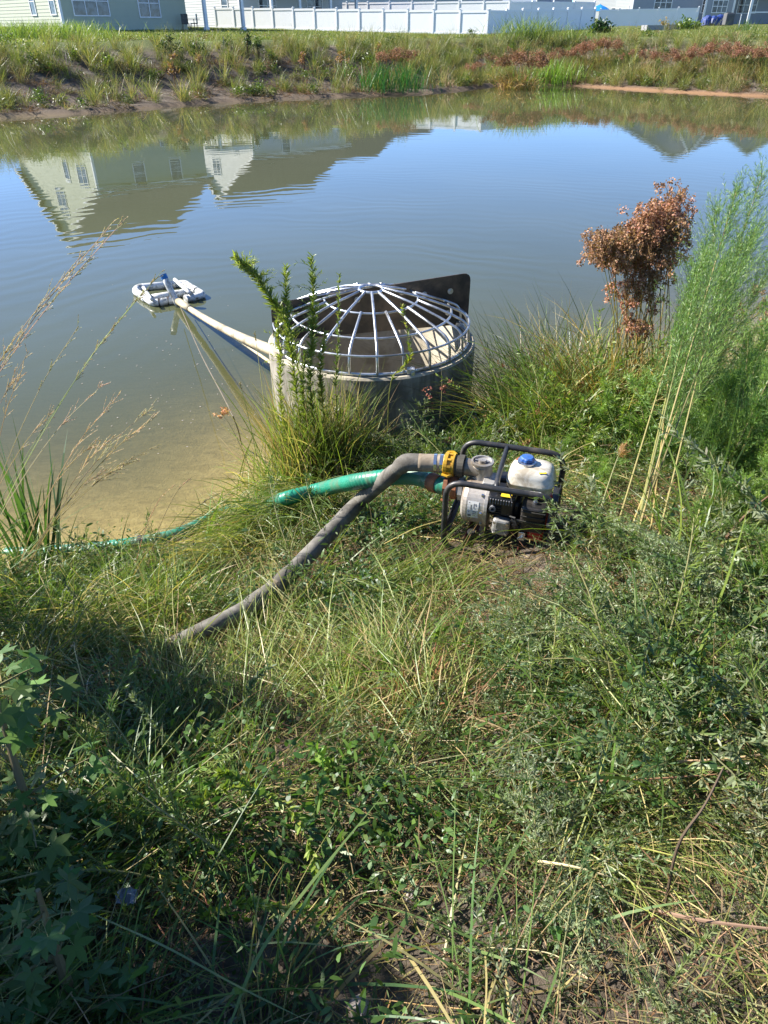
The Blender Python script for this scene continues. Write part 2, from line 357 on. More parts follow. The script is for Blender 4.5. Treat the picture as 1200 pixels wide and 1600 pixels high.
BROWN = (.13, .075, .040); DEAD = (.24, .17, .10); BLUEG = (.050, .100, .048)
# ================================================================== SETTING
simple('concrete_inner_lit', (.46, .41, .31), .85, 0, .12, 9, (.30, .26, .19), .55, .4, .004, 5)  # inner wall and rim: same concrete, sunlit tone put into the colour
simple('concrete', (.27, .245, .195), .85, 0, .2, 9, (.13, .115, .09), .65, .4, .004, 5)  # outer wall: base darkened to carry its shade, dirt mottled over it
_n = MAT['concrete'].node_tree; _b = _n.nodes['Principled BSDF']; _c = _b.inputs['Base Color'].links[0].from_socket      # run-down streaks and a waterline stain
_st = ramp(_n, noise(_n, 6, 5, .6, coords(_n, (2.2, 2.2, .22))), [(.42, (0, 0, 0)), (.62, (.75, .75, .75))]); _c2 = mixc(_n, _st, _c, (.085, .075, .055))
_g = _n.nodes.new('ShaderNodeNewGeometry'); _s = _n.nodes.new('ShaderNodeSeparateXYZ'); _n.links.new(_g.outputs['Position'], _s.inputs[0]); _m = _n.nodes.new('ShaderNodeMapRange'); _n.links.new(_s.outputs[2], _m.inputs[0])
_m.inputs[1].default_value = .26; _m.inputs[2].default_value = .12; _n.links.new(mixc(_n, _m.outputs[0], _c2, (.07, .065, .035)), _b.inputs['Base Color'])
simple('galvanised', (.62, .64, .66), .38, .85, .18, 30, (.30, .29, .27), .45)
simple('dark_steel', (.045, .040, .036), .5, .3, .4, 6, (.13, .10, .075), .6)
simple('pvc_white', (.74, .74, .70), .4, 0, .06, 10, (.10, .10, .07), .48, .1, .001, 14)
simple('pvc_aged', (.52, .44, .29), .5, 0, .12, 8, (.25, .20, .12), .45)
simple('blue_tape', (.01, .16, .45), .45, 0, .1)
simple('rope', (.16, .13, .09), .9)
simple('frame_black', (.030, .031, .033), .42, .2, .35, 40, (.12, .10, .08), .5)
simple('cast_alu', (.46, .44, .41), .5, .55, .14, 60, (.22, .18, .13), .5, .4, .001)
simple('volute_alu', (.55, .50, .44), .45, .5, .14, 50, (.30, .22, .15), .75, .3, .001)
simple('engine_black', (.012, .012, .013), .35, 0, .3, 40, (.07, .06, .05), .45)
simple('rubber', (.016, .016, .016), .7, 0, .3, 30, (.08, .07, .05), .5)
simple('yellow_plastic', (.72, .42, .01), .4, 0, .1, 20, (.35, .20, .03), .5)
simple('orange_rust', (.38, .13, .045), .7, 0, .3, 30, (.14, .06, .03), .6)
simple('red_rust', (.28, .055, .03), .6, .2, .3, 30, (.10, .04, .03), .6)
simple('tank_white', (.66, .63, .54), .35, 0, .05, 12, (.36, .31, .23), .75, .05, .001, 14)
simple('cap_blue', (.035, .12, .38), .45, 0, .15, 20, (.12, .12, .14), .4)
simple('chrome', (.7, .7, .7), .2, .95, .06)
simple('red_paint', (.42, .02, .015), .4)
simple('label_white', (.70, .69, .66), .5, 0, .04)
simple('label_grey', (.16, .16, .17), .6)
simple('sticker_yellow', (.80, .55, .03), .5)
simple('hose_grey', (.20, .185, .155), .85, 0, .35, 18, (.09, .08, .065), .7, .6, .002, 9)
simple('hose_tan', (.36, .30, .22), .85, 0, .3, 30, (.16, .12, .08), .6)
simple('hose_green', (.015, .22, .135), .38, 0, .3, 8, (.10, .17, .10), .55, .2, .001, 7)
simple('vinyl_white', (.80, .80, .80), .45, 0, .02, 2, None, 0, .02)
simple('trim_white', (.78, .78, .77), .5, 0, .03)
simple('siding_sage', (.42, .44, .33), .65, 0, .03, 3)
simple('siding_grey', (.42, .44, .44), .65, 0, .03, 3)
simple('siding_pale', (.50, .51, .49), .65, 0, .03, 3)
simple('siding_slate', (.31, .33, .36), .65, 0, .03, 3)
simple('siding_blue', (.27, .34, .42), .65, 0, .03, 3)
simple('shingle', (.095, .085, .072), .9, 0, .35, 3, None, 0, .5, .01)
simple('porch_dark', (.10, .085, .07), .7)
simple('block_grey', (.30, .30, .30), .9)
simple('umbrella_blue', (.01, .22, .62), .6)
simple('tarp_blue', (.02, .05, .22), .5)
simple('ac_grey', (.12, .12, .125), .6)
simple('bark', (.10, .075, .05), .9, 0, .4)
simple('clay_pebble', (.34, .30, .26), .9, 0, .3, 30)
simple('litter_film', (.26, .28, .32), .3, 0, .1)
m, nt, bs = node_mat('window_glass'); bs.inputs['Base Color'].default_value = (.03, .036, .042, 1); bs.inputs['Roughness'].default_value = .06
nt.links.new(ramp(nt, noise(nt, 2.5, 2, .5, coords(nt)), [(.4, (.02, .025, .03)), (.6, (.10, .12, .14))]), bs.inputs['Base Color'])

def graded(a, b, mid, d0, grow, dmax):
    out = [mid]; d = d0; v = mid
    while v < b: v += d; out.append(v); d = min(d * grow, dmax)
    d = d0; v = mid; lo = []
    while v > a: v -= d; lo.append(v); d = min(d * grow, dmax)
    return np.array(lo[::-1] + out)
def grid_mesh(xs, ys, zf, mat, name):
    X, Y = np.meshgrid(xs, ys); Z = zf(X, Y); b = MB(); nx = len(xs)
    i = (np.arange(len(ys) - 1)[:, None] * nx + np.arange(nx - 1)[None]).ravel()
    b.add(np.stack([X, Y, Z], -1).reshape(-1, 3), np.stack([i, i + 1, i + nx + 1, i + nx], 1))
    return b.obj(name, mat, smooth=True), X, Y, Z
xs = graded(-420, 420, 0, .045, 1.022, 40); ys = np.concatenate([graded(-30, 420, 2.2, .045, 1.022, 1.0)])
ys = np.concatenate([graded(-60, 2.2, 2.2, .045, 1.04, 5)[:-1] if False else graded(-60, 5.5, 2.0, .045, 1.035, 3), np.arange(5.7, 24, .45), np.arange(24, 52, .3), graded(52, 700, 52, .8, 1.08, 60)])
ys = np.unique(np.round(ys, 3))
ground, X, Y, Z = grid_mesh(xs, ys, zt, 'bank_soil', 'ground'); tag(ground, kind='structure')
la = ground.data.attributes.new('lawn', 'FLOAT', 'POINT'); sd = sdist(X, Y)
la.data.foreach_set('value', (sstep(5.6, 7.4, sd + vnoise(X, Y, .8) * .7) * sstep(15, 22, Y)).ravel().astype(np.float32))
wx = graded(-70, 40, 0, .05, 1.03, 2.5); wy = graded(-0.5, 60, 3.6, .05, 1.03, 2.0)
wy = wy[wy > 2.6]
water, X, Y, Z = grid_mesh(wx, wy, lambda x, y: x * 0, 'pond_water', 'water'); tag(water, kind='structure')
wa = water.data.attributes.new('murk', 'FLOAT', 'POINT'); dep = -np.minimum(zt(X, Y), 0)
wa.data.foreach_set('value', np.clip(1 - np.exp(-dep * 9.5), 0.02, 1).ravel().astype(np.float32))

# ------------------------------------------------------------------ houses
SD = np.array([.71, .70, 0]) / np.hypot(.71, .70); GD = np.array([-SD[1], SD[0], 0])
def siding(b, p, u, L, z0, z1f, nrm, lap=.20, flush=0):
    """clapboards as real steps: each board leans out at its foot. z1f(s) -> top height at distance s along u"""
    p = np.asarray(p, float); u = np.asarray(u, float); nrm = np.asarray(nrm, float); z = z0
    ss = np.linspace(0, L, 81); tops = np.array([z1f(s) for s in ss]); zmax = tops.max()
    while z < zmax - .02:
        ok = ss[tops > z + .5 * lap]
        if len(ok) < 2: break
        a, c = ok[0], ok[-1]; h = min(lap, zmax - z)
        q = [p + u * a + nrm * .022, p + u * c + nrm * .022, p + u * c + nrm * .004, p + u * a + nrm * .004]
        zz = [z, z, z + h, z + h]; V = [(v[0], v[1], k) for v, k in zip(q, zz)] + [(p + u * a)[:2].tolist() + [z], (p + u * c)[:2].tolist() + [z]]
        b.add(V, [(0, 1, 2, 3), (4, 5, 1, 0)]); z += lap
def wall_prism(b, p, u, L, z0, zside, zmid, t, nrm):         # solid backing of a wall, gabled when zmid > zside
    p = np.asarray(p, float); u = np.asarray(u, float); nrm = np.asarray(nrm, float)
    o = [(0, z0), (L, z0), (L, zside), (L / 2, zmid), (0, zside)]
    V = [tuple((p + u * s)[:2]) + (z,) for s, z in o] + [tuple((p + u * s - nrm * t)[:2]) + (z,) for s, z in o]
    b.add(V, [(0, 1, 2, 4), (5, 9, 7, 6)] + [(i, (i + 1) % 5, (i + 1) % 5 + 5, i + 5) for i in range(5)], [(2, 3, 4), (7, 9, 8)])
def obox(b, p, u, nrm, s0, s1, z0, z1, d0, d1):               # box on a wall: along s, height z, out d
    p = np.asarray(p, float); V = [tuple((p + u * s + nrm * d)[:2]) + (z,) for z in (z0, z1) for d in (d0, d1) for s in (s0, s1)]
    return b.add(V, [(0, 2, 3, 1), (4, 5, 7, 6), (0, 1, 5, 4), (2, 6, 7, 3), (0, 4, 6, 2), (1, 3, 7, 5)])
def window(parent, p, u, nrm, s, z0, wd, ht, rows=2, cols=1, trim='trim_white'):
    b = MB(); f = .07
    obox(b, p, u, nrm, s - wd / 2 - f, s + wd / 2 + f, z0 - f, z0, .0, .07); obox(b, p, u, nrm, s - wd / 2 - f, s + wd / 2 + f, z0 + ht, z0 + ht + f, .0, .07)
    obox(b, p, u, nrm, s - wd / 2 - f, s - wd / 2, z0, z0 + ht, .0, .068); obox(b, p, u, nrm, s + wd / 2, s + wd / 2 + f, z0, z0 + ht, .0, .068)
    for i in range(1, cols): obox(b, p, u, nrm, s - wd / 2 + wd * i / cols - .03, s - wd / 2 + wd * i / cols + .03, z0 + .001, z0 + ht - .001, .0, .060)
    for i in range(1, rows): obox(b, p, u, nrm, s - wd / 2 + .001, s + wd / 2 - .001, z0 + ht * i / rows - .025, z0 + ht * i / rows + .025, .0, .055)
    fr = b.obj('window', trim, parent)
    for i in range(cols):
        for j in range(rows):
            g = MB(); obox(g, p, u, nrm, s - wd / 2 + wd * i / cols + .002, s - wd / 2 + wd * (i + 1) / cols - .002, z0 + ht * j / rows + .002, z0 + ht * (j + 1) / rows - .002, .004, .035)
            g.obj('pane', 'window_glass', fr)
def gable_house(name, label, corner, zb, W_, L_, eave, peak, smat, wins_g=(), wins_s=(), group=None, rot=None, roofover=.4, corner_trim=True):
    """corner = near corner; gable wall runs along GD from it, side wall along SD"""
    s_, g_ = (SD, GD) if rot is None else (np.array([math.cos(rot), math.sin(rot), 0]), np.array([-math.sin(rot), math.cos(rot), 0]))
    C0 = np.array([corner[0], corner[1], 0.]); root = empty(name, (C0[0], C0[1], zb), label, 'house', group)
    def P(mb, nm, mat, par=root):
        for k in range(len(mb.V)): mb.V[k] = mb.V[k] - np.array([C0[0], C0[1], zb]) * (par is root)
        return mb.obj(nm, mat, par)
    inv = Matrix.Translation((-C0[0], -C0[1], -zb))
    def put(o): o.matrix_parent_inverse = inv; return o
    b = MB(); top = lambda s: eave + (peak - eave) * (1 - abs(s - W_ / 2) / (W_ / 2))
    wall_prism(b, C0, g_, W_, zb - 1, eave, peak, .15, -s_); siding(b, C0, g_, W_, zb, top, -s_); put(b.obj('gable_wall', smat, root))
    b = MB(); wall_prism(b, C0 + s_ * .16, s_, L_ - .32, zb - 1, eave, eave, .15, -g_); siding(b, C0, s_, L_, zb, lambda s: eave, -g_); put(b.obj('side_wall', smat, root))
    b = MB(); wall_prism(b, C0 + s_ * L_, g_, W_, zb - 1, eave, peak, -.15, -s_); put(b.obj('gable_wall', smat, root))
    b = MB(); wall_prism(b, C0 + g_ * W_ + s_ * .16, s_, L_ - .32, zb - 1, eave, eave, -.15, -g_); put(b.obj('side_wall', smat, root))
    b = MB()                                                 # roof: two slabs
    sl = (peak - eave) / (W_ / 2); o = roofover
    for sg in (0, 1):
        e = -o if sg == 0 else W_ + o; ze = eave - sl * o; V = []
        for d in (.03, .17):
            for (g, z) in ((e, ze), (W_ / 2, peak)):
                for s in (-o, L_ + o): V.append(tuple((C0 + g_ * g + s_ * s)[:2]) + (z + d,))
        b.add(V, [(0, 1, 3, 2), (4, 6, 7, 5), (0, 4, 5, 1), (2, 3, 7, 6), (0, 2, 6, 4), (1, 5, 7, 3)])
    rf = put(b.obj('roof', 'shingle', root))
    b = MB()                                                 # rake boards and corner trims
    for sg in (-1, 1):
        V = []
        for d in (-.16, .028):
            for (g, z) in (((W_ / 2) - sg * (W_ / 2 + o), eave - sl * o), (W_ / 2, peak)):
                for s in (-o - .03, -o + .02): V.append(tuple((C0 + g_ * g + s_ * s)[:2]) + (z + d,))
        b.add(V, [(0, 1, 3, 2), (4, 6, 7, 5), (0, 4, 5, 1), (2, 3, 7, 6), (0, 2, 6, 4), (1, 5, 7, 3)])
    obox(b, C0 - g_ * (o), s_, -g_, -o, L_ + o, eave - sl * o - .12, eave - sl * o + .03, .0, .04)
    if corner_trim:
        obox(b, C0, g_, -s_, -.03, .12, zb, eave - .02, .0, .05); obox(b, C0, s_, -g_, -.052, .12, zb, eave - .02, .0, .05)
    put(b.obj('trim', 'trim_white', root))
    for a in wins_g: window(root, C0, g_, -s_, *a)
    for a in wins_s: window(root, C0, s_, -g_, *a)
    for ch in root.children: ch.matrix_parent_inverse = inv
    return root, C0, s_, g_, inv
# house 1, left edge of the frame
h1 = gable_house('sage_house', 'sage green two storey house with a sunlit gable end at the left edge',
    (-21.6, 58), 2.55, 14.5, 9.6, 7.8, 12.4, 'siding_sage',
    [(1.0, 3.45, .75, 1.5, 2, 1), (4.2, 3.45, .75, 1.5, 2, 1), (2.1, 6.0, 1.5, 1.3, 2, 2), (4.9, 6.0, .75, 1.3, 2, 1), (7.1, 8.4, 1.6, 1.4, 2, 2)],
    [(2.2, 3.4, 2.5, 1.6, 2, 3), (6.6, 3.35, 1.6, 1.6, 2, 2), (3.6, 6.0, .9, 1.4, 2, 1), (6.8, 6.0, .9, 1.4, 2, 1)])
def porch(root_info, s0, s1, depth, zt_, posts, name_mat='trim_white'):
    root, C0, s_, g_, inv = root_info; zb = root.location.z
    for s in posts:
        b = MB(); obox(b, C0, s_, -g_, s - .11, s + .11, zb - .3, zt_, depth - .24, depth - .02); obox(b, C0, s_, -g_, s - .16, s + .16, zb - .3, zb + .18, depth - .29, depth + .03)
        b.obj('porch_post', name_mat, root).matrix_parent_inverse = inv
    b = MB(); obox(b, C0, s_, -g_, s0, s1, zt_, zt_ + .25, .03, depth + .1); o = b.obj('porch_roof', name_mat, root); o.matrix_parent_inverse = inv
# porch behind house 1
porch(h1, 9.7, 13.6, 2.2, 5.3, [9.9, 13.2])
h2 = gable_house('pale_house', 'pale grey house with porch posts just left of the white fence end',
    (-12.6, 76), 2.7, 13, 12, 7.9, 12.3, 'siding_pale', [(2.2, 3.6, .9, 1.5, 2, 1), (6.6, 8.6, 1.3, 1.3, 2, 2), (2.9, 6.1, .9, 1.4, 2, 1)], [(3, 3.6, 1.8, 1.5, 2, 2), (8.5, 3.6, 1.8, 1.5, 2, 2), (4, 6.1, .9, 1.4, 2, 1)])
porch(h2, 1.0, 11.5, 3.0, 5.4, [1.3, 4.4, 8.0, 11.2])
h3 = gable_house('pale_house', 'pale house with a shaded corner behind the middle of the white fence',
    (-5.6, 101), 2.9, 12, 12, 8.1, 12.4, 'siding_pale', [(3, 3.8, .9, 1.4, 2, 1), (6, 8.6, 1.3, 1.2, 2, 2)], [(3, 3.9, 1.6, 1.4, 2, 2), (9, 3.9, 1.6, 1.4, 2, 2)])
gable_house('pale_house', 'small far house seen over the fence middle, fourth along the row from the left edge',
    (3.4, 128), 3.1, 12, 12, 8.2, 12.4, 'siding_grey', [(3, 4, 1, 1.4, 2, 1), (6, 8.6, 1.2, 1.2, 2, 2)], [(3, 4, 1.6, 1.4, 2, 2)])
far = [((14, 158), 'siding_pale', 'far white house with porch above the fence, right of the fence middle'), ((29, 166), 'siding_blue', 'far pale blue house rising above the near fence corner'),
       ((44, 158), 'siding_grey', 'far grey house peeking above the shaded fence side'), ((47, 140), 'siding_pale', 'pale house just behind the blue parasol')]
for c, m_, l_ in far:
    hh = gable_house('far_house', l_, c, 3.6, 11, 12, 8.4, 11.2, m_, [(2.5, 4.4, 1, 1.4, 2, 1), (7.5, 4.4, 1.8, 1.5, 2, 2)], [(2, 4.4, 1.6, 1.4, 2, 2), (7, 4.4, 1.6, 1.4, 2, 2)])
    porch(hh, 1.5, 10.5, 3, 6.4, [2, 6, 10])
# house at the right edge
RB = R(-16)
hb = gable_house('slate_house', 'slate grey house with white trimmed windows and back porch at the right edge',
    (38.6, 86), 3.1, 13.5, 11, 5.9, 9.3, 'siding_slate', rot=R(90 - 14), wins_g=[(2.6, 3.95, 1.7, 1.9, 3, 3), (6.2, 4.0, 1.2, 1.9, 3, 2), (10.6, 4.0, 1.6, 1.7, 2, 3)])
root, C0, s_, g_, inv = hb
def on_house(b, nm, mat): o = b.obj(nm, mat, root); o.matrix_parent_inverse = inv; return o
b = MB(); wall_prism(b, C0 + g_ * 3.9 - s_ * .9, g_, 2.7, 2.4, 6.5, 8.5, .88, -s_); on_house(b, 'bay', 'siding_slate')
window(root, C0 - s_ * .9, g_, -s_, 5.25, 4.0, 1.3, 1.9, 4, 3)
for ch in root.children: ch.matrix_parent_inverse = inv
b = MB()
for s in (3.86, 6.5): obox(b, C0 - s_ * .9, g_, -s_, s, s + .2, 2.5, 6.5, .0, .06)
obox(b, C0 - s_ * .9, g_, -s_, 3.86, 6.66, 6.5, 6.68, .0, .1)
for sg in (-1, 1):
    V = [tuple((C0 - s_ * (.9 + e) + g_ * (5.25 + sg * k))[:2]) + (z,) for e in (.0, .25) for (k, z) in ((1.6, 6.45), (0, 8.75), (0, 8.45), (1.6, 6.15))]
    b.add(V, [(0, 1, 2, 3), (4, 7, 6, 5), (0, 4, 5, 1), (3, 2, 6, 7), (0, 3, 7, 4), (1, 5, 6, 2)])
on_house(b, 'bay_trim', 'trim_white')
for s in (-3.2, -.2, 2.6): b = MB(); obox(b, C0 - s_ * 3.2, g_, -s_, s, s + .22, 2.4, 5.7, -.1, .12); on_house(b, 'porch_post', 'trim_white')
b = MB(); wall_prism(b, C0 - s_ * 3.2 - g_ * 3.6, g_, 6.8, 5.7, 6.0, 8.2, 3.0, -s_); on_house(b, 'porch_gable', 'siding_slate')
b = MB(); obox(b, C0 - s_ * 3.2, g_, -s_, -3.7, 3.3, 5.6, 5.98, .01, .14); obox(b, C0 - s_ * 3.2, g_, -s_, -3.3, 2.7, 3.9, 4.0, -.02, .06); on_house(b, 'porch_beam', 'trim_white')
b = MB()
for sg in (-1, 1):
    V = [tuple((C0 - s_ * (3.2 + e) + g_ * (-.2 + sg * k))[:2]) + (z,) for e in (.0, .35) for (k, z) in ((3.9, 5.85), (0, 8.4), (0, 8.16), (3.9, 5.6))]
    b.add(V, [(0, 1, 2, 3), (4, 7, 6, 5), (0, 4, 5, 1), (3, 2, 6, 7), (0, 3, 7, 4), (1, 5, 6, 2)])
on_house(b, 'rake_board', 'trim_white')
b = MB(); wall_prism(b, C0 - g_ * 5 + s_ * .2, g_, 5, 2.4, 5.6, 5.6, .3, -s_); on_house(b, 'porch_back', 'porch_dark')
# far tree over the fence
def far_tree(x, y, h, label):
    z0 = zt1(x, y); t = empty('background_tree', (x, y, z0), label, 'tree')
    b = MB(); tube(b, spline([(0, 0, 0), (.15, .1, h * .3), (0, .1, h * .7)], 8), np.linspace(.25, .08, 8), 8, BROWN); b.obj('trunk', 'bark', t)
    b = MB()
    for k in range(26):
        a = rnd.uniform(0, 6.28); q = rnd.uniform(.1, 1); c = np.array([math.cos(a) * h * .28 * q, math.sin(a) * h * .28 * q, h * rnd.uniform(.4, .95)])
        n = 160; pos = c + rg.normal(0, h * .06, (n, 3))
        blades(b, n, pos, U(0, 6.28, n), U(-1, 1, n), U(0, 1, n), U(.25, .5, n), U(.14, .24, n), [DGREEN, (.045, .075, .022)], k=3)
    b.obj('crown', 'leaf', t); return t
far_tree(4.0, 172, 12.5, 'dark green tree crown peeking over the far fence at the top edge')
far_tree(-60, 150, 11, 'dark tree standing far behind the sage house')

# ------------------------------------------------------------------ vinyl fences
def vinyl_fence(label, A, B, n, h=1.42, posts=True, mat='vinyl_white'):
    A = np.asarray(A, float); B = np.asarray(B, float); root = empty('vinyl_fence', (A[0], A[1], A[2]), label, 'fence')
    L = np.linalg.norm((B - A)[:2]); u = np.append((B - A)[:2] / L, 0); nrm = np.array([u[1], -u[0], 0]); st = L / n
    inv = Matrix.Translation((-A[0], -A[1], -A[2]))
    for i in range(n + 1):
        z = A[2] + (B[2] - A[2]) * i / n; b = MB(); obox(b, A, u, nrm, i * st - .065, i * st + .065, z - .5, z + h + .05, -.065, .065)
        obox(b, A, u, nrm, i * st - .085, i * st + .085, z + h + .05, z + h + .08, -.085, .085)
        c = A + u * i * st; V = [(c[0] + dx * .06, c[1] + dy * .06, z + h + .08) for dx, dy in ((-1, -1), (1, -1), (1, 1), (-1, 1))] + [(c[0], c[1], z + h + .13)]
        b.add(V, T=[(0, 1, 4), (1, 2, 4), (2, 3, 4), (3, 0, 4)]); b.obj('post', mat, root).matrix_parent_inverse = inv
    for i in range(n):
        z = A[2] + (B[2] - A[2]) * (i + .5) / n; b = MB(); s0 = i * st + .067; s1 = (i + 1) * st - .067
        obox(b, A, u, nrm, s0, s1, z + h - .14, z + h, -.045, .045); obox(b, A, u, nrm, s0, s1, z - .02, z + .12, -.045, .045)
        m = max(2, int((s1 - s0) / .2)); wd = (s1 - s0) / m                 # tongue and groove boards
        for k in range(m): obox(b, A, u, nrm, s0 + k * wd + .0015, s0 + (k + 1) * wd - .0015, z + .12, z + h - .14, -.0155, .0155)
        obox(b, A, u, nrm, s0, s1, z + .12, z + h - .14, -.012, .012)
        b.obj('fence_panel', mat, root).matrix_parent_inverse = inv
    return root
FC = np.array([7.2, 60.0, zt1(7.2, 60)]); FL = np.array([-14.6, 75.0, zt1(-14.6, 75) + .05]); d2 = SD * 13.6
vinyl_fence('sunlit white vinyl fence facing the pond, running left from its near corner', FL, FC, 12)
vinyl_fence('shaded side of the white vinyl fence, running back from its near corner', FC + SD * .14, FC + d2 + np.array([0, 0, .3]), 7)
F2 = np.array([11.5, 80, 3.0])
vinyl_fence('second white vinyl fence seen above and behind the sunlit one', np.array([-17.0, 98, 3.2]), F2, 13, 1.75)
vinyl_fence('white vinyl fence end stepping down behind the shaded fence side', F2 + SD * .14, np.array([20.5, 85, 3.1]), 4, 1.7)
Lf = np.array([20.8, 83.5, 2.85]); Rf = np.array([29.3, 81, 2.95])
vinyl_fence('low shaded white fence beside the raised beds, right of the blue parasol', Lf, Rf, 5, 1.3)

# ------------------------------------------------------------------ yard things
def yard():
    p = PY(937, 15, 97); z0 = zt1(p[0], 97); t = empty('parasol', (p[0], 97, z0), 'bright blue garden parasol open behind the far fence', 'parasol')
    b = MB(); lathe(b, [(1.35, 0), (1.33, .03), (.7, .38), (.05, .62), (.01, .7)], (0, 0, 2.45 + .0), n=8, caps=False); b.obj('canopy', 'umbrella_blue', t)
    b = MB(); tube(b, [(0, 0, 0), (0, 0, 3.1)], .03, 6); b.obj('pole', 'trim_white', t)
    t.location.z = p[2] - 2.9 + .3
    for k, (px, py, Yd, lb) in enumerate(((1021, 45, 64, 'grey block raised bed, the left one of two, on the far lawn'), (1051, 45, 65.5, 'grey block raised bed, the right one of two, with green plants beside it'))):
        p = PY(px, py, Yd); z0 = zt1(p[0], Yd); t = empty('raised_bed', (p[0], Yd, z0), lb, 'planter', rz=R(8))
        for (c, s) in (((0, -.45, .17), (1.5, .08, .42)), ((0, .45, .17), (1.5, .08, .42)), ((-.71, 0, .17), (.08, .81, .42)), ((.71, 0, .17), (.08, .81, .42))):
            b = MB(); box(b, c, s); b.obj('side_board', 'block_grey', t)
        b = MB(); box(b, (0, 0, .1), (1.33, .81, .36)); b.obj('soil', 'bark', t)
    for px, py, Yd, n, r, h, lb in ((1068, 45, 65, 260, .7, .7, 'leafy green vegetable plant beside the raised beds'), (1084, 43, 66, 200, .5, .5, 'low green vegetable plant at the right end of the raised beds'),
                         (937, 50, 60, 500, .85, .75, 'dark green shrub at the back corner of the shaded fence'), (1037, 44, 64.5, 120, .35, .6, 'dry twiggy plant between the two raised beds')):
        p = PY(px, py, Yd); z0 = zt1(p[0], Yd); b = MB(); pos = rg.normal(0, 1, (n, 3)) * np.array([r * .45, r * .45, h * .28]) + np.array([0, 0, h * .45])
        blades(b, n, pos, U(0, 6.28, n), U(-.6, 1.3, n), U(0, 1.2, n), U(.15, .3, n), U(.07, .14, n), [GREEN, YGREEN] if 'dark' not in lb and 'dry' not in lb else ([DGREEN] if 'dark' in lb else [DEAD]), k=4)
        o = b.obj('shrub', 'leaf'); o.location = (p[0], Yd, z0); tag(o, lb, 'shrub')
    # covered furniture, bin and chairs by the slate house
    p = PY(1112, 32, 82); b = MB()
    for k in range(9):
        c = np.array([rnd.uniform(-1.0, 1.0), rnd.uniform(-.3, .3), rnd.uniform(.25, .5)]); lathe(b, [(.02, -.45), (.42, -.4), (.45, 0), (.3, .3), (.03, .42)], c, (rnd.uniform(-.4, .4), rnd.uniform(-.4, .4), 1), 9)
    o = b.obj('tarp', 'tarp_blue'); o.location = (p[0], 82, zt1(p[0], 82)); tag(o, 'crumpled dark blue tarp heaped against the slate house', 'tarp')
    p = PY(1138, 32, 80); t = empty('condenser', (p[0], 80, zt1(p[0], 80)), 'dark grey air conditioner box beside the blue tarp', 'air conditioner')
    b = MB(); bbox(b, (0, 0, .5), (.8, .8, .9), .08); b.obj('casing', 'ac_grey', t); b = MB(); lathe(b, [(.34, 0), (.34, .04), (.1, .06)], (0, 0, .95), n=16); b.obj('fan_guard', 'engine_black', t)
    for k in range(7): b = MB(); box(b, (0, -.405, .2 + k * .1), (.7, .02, .03)); b.obj('louvre', 'engine_black', t)
    # patio set by the pale house
    def chair(px, Yd, rz, lb):
        p = PY(px, 44, Yd); t = empty('patio_chair', (p[0], Yd, zt1(p[0], Yd)), lb, 'chair', rz=rz)
        b = MB(); bbox(b, (0, 0, .43), (.5, .5, .05), .05); b.obj('seat', 'engine_black', t); b = MB(); bbox(b, (0, .24, .75), (.5, .05, .6), .02); b.obj('backrest', 'engine_black', t)
        for sx in (-1, 1):
            for sy in (-1, 1): b = MB(); tube(b, [(sx * .22, sy * .22, .41), (sx * .26, sy * .27, 0)], .02, 6); b.obj('leg', 'engine_black', t)
    chair(291, 63.5, .4, 'black patio chair on the porch of the sage house'); chair(304, 66, -1.2, 'black patio chair beside the right porch post of the sage house')
    p = PY(297, 44, 64.5); t = empty('patio_table', (p[0] + .2, 65.2, zt1(p[0], 65)), 'small round patio table between the black chairs', 'table')
    b = MB(); lathe(b, [(.45, .70), (.46, .72), (.45, .74)], (0, 0, 0), n=20); b.obj('tabletop', 'ac_grey', t); b = MB(); tube(b, [(0, 0, .7), (0, 0, .02)], .03, 8); lathe(b, [(.25, 0), (.05, .05)], (0, 0, 0), n=12); b.obj('pedestal', 'engine_black', t)
    for px, py, Yd, h, lb in ((348, 52, 42, .55, 'pale wooden survey stake at the crest below the fence end'), (1153, 48, 60, 1.0, 'thin pale stake standing on the far lawn at the right')):
        p = PY(px, py, Yd); o = MB(); box(o, (0, 0, h / 2 - .1), (.05, .03, h + .2)); o.add([(-.025, 0, h), (.025, 0, h), (0, 0, h + .06)], T=[(0, 1, 2)]); o = o.obj('stake', 'trim_white' if Yd > 50 else 'pvc_aged'); o.location = (p[0], Yd, zt1(p[0], Yd)); tag(o, lb, 'stake')
yard()
# ================================================================== RISER, TRASH RACK, BAFFLE, SKIMMER
RX, RY, RZ = -.09, 5.0, .74
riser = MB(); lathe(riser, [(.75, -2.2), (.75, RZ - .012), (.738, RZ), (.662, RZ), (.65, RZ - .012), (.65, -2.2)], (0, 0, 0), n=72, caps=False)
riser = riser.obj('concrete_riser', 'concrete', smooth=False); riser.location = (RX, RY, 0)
riser.data.materials.append(MAT['concrete_inner_lit'])
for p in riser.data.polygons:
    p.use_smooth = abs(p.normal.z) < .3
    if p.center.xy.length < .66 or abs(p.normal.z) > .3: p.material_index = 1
tag(riser, 'round concrete riser pipe standing at the pond edge under the rack', 'riser')
b = MB(); lathe(b, [(.648, 0), (.01, .004)], (RX, RY, .12), n=40, caps=False)
sed = b.obj('riser_water', 'pond_water'); tag(sed, kind='structure'); a_ = sed.data.attributes.new('murk', 'FLOAT', 'POINT'); a_.data.foreach_set('value', [1.0] * len(sed.data.vertices))
rack = empty('trash_rack', (RX, RY, RZ), 'white galvanised dome trash rack bolted on the concrete riser', 'rack')
def ringp(r, z, n=64, sag=0): a = np.arange(n) / n * 2 * math.pi; return np.stack([r * np.cos(a), r * np.sin(a), np.full(n, z)], 1)
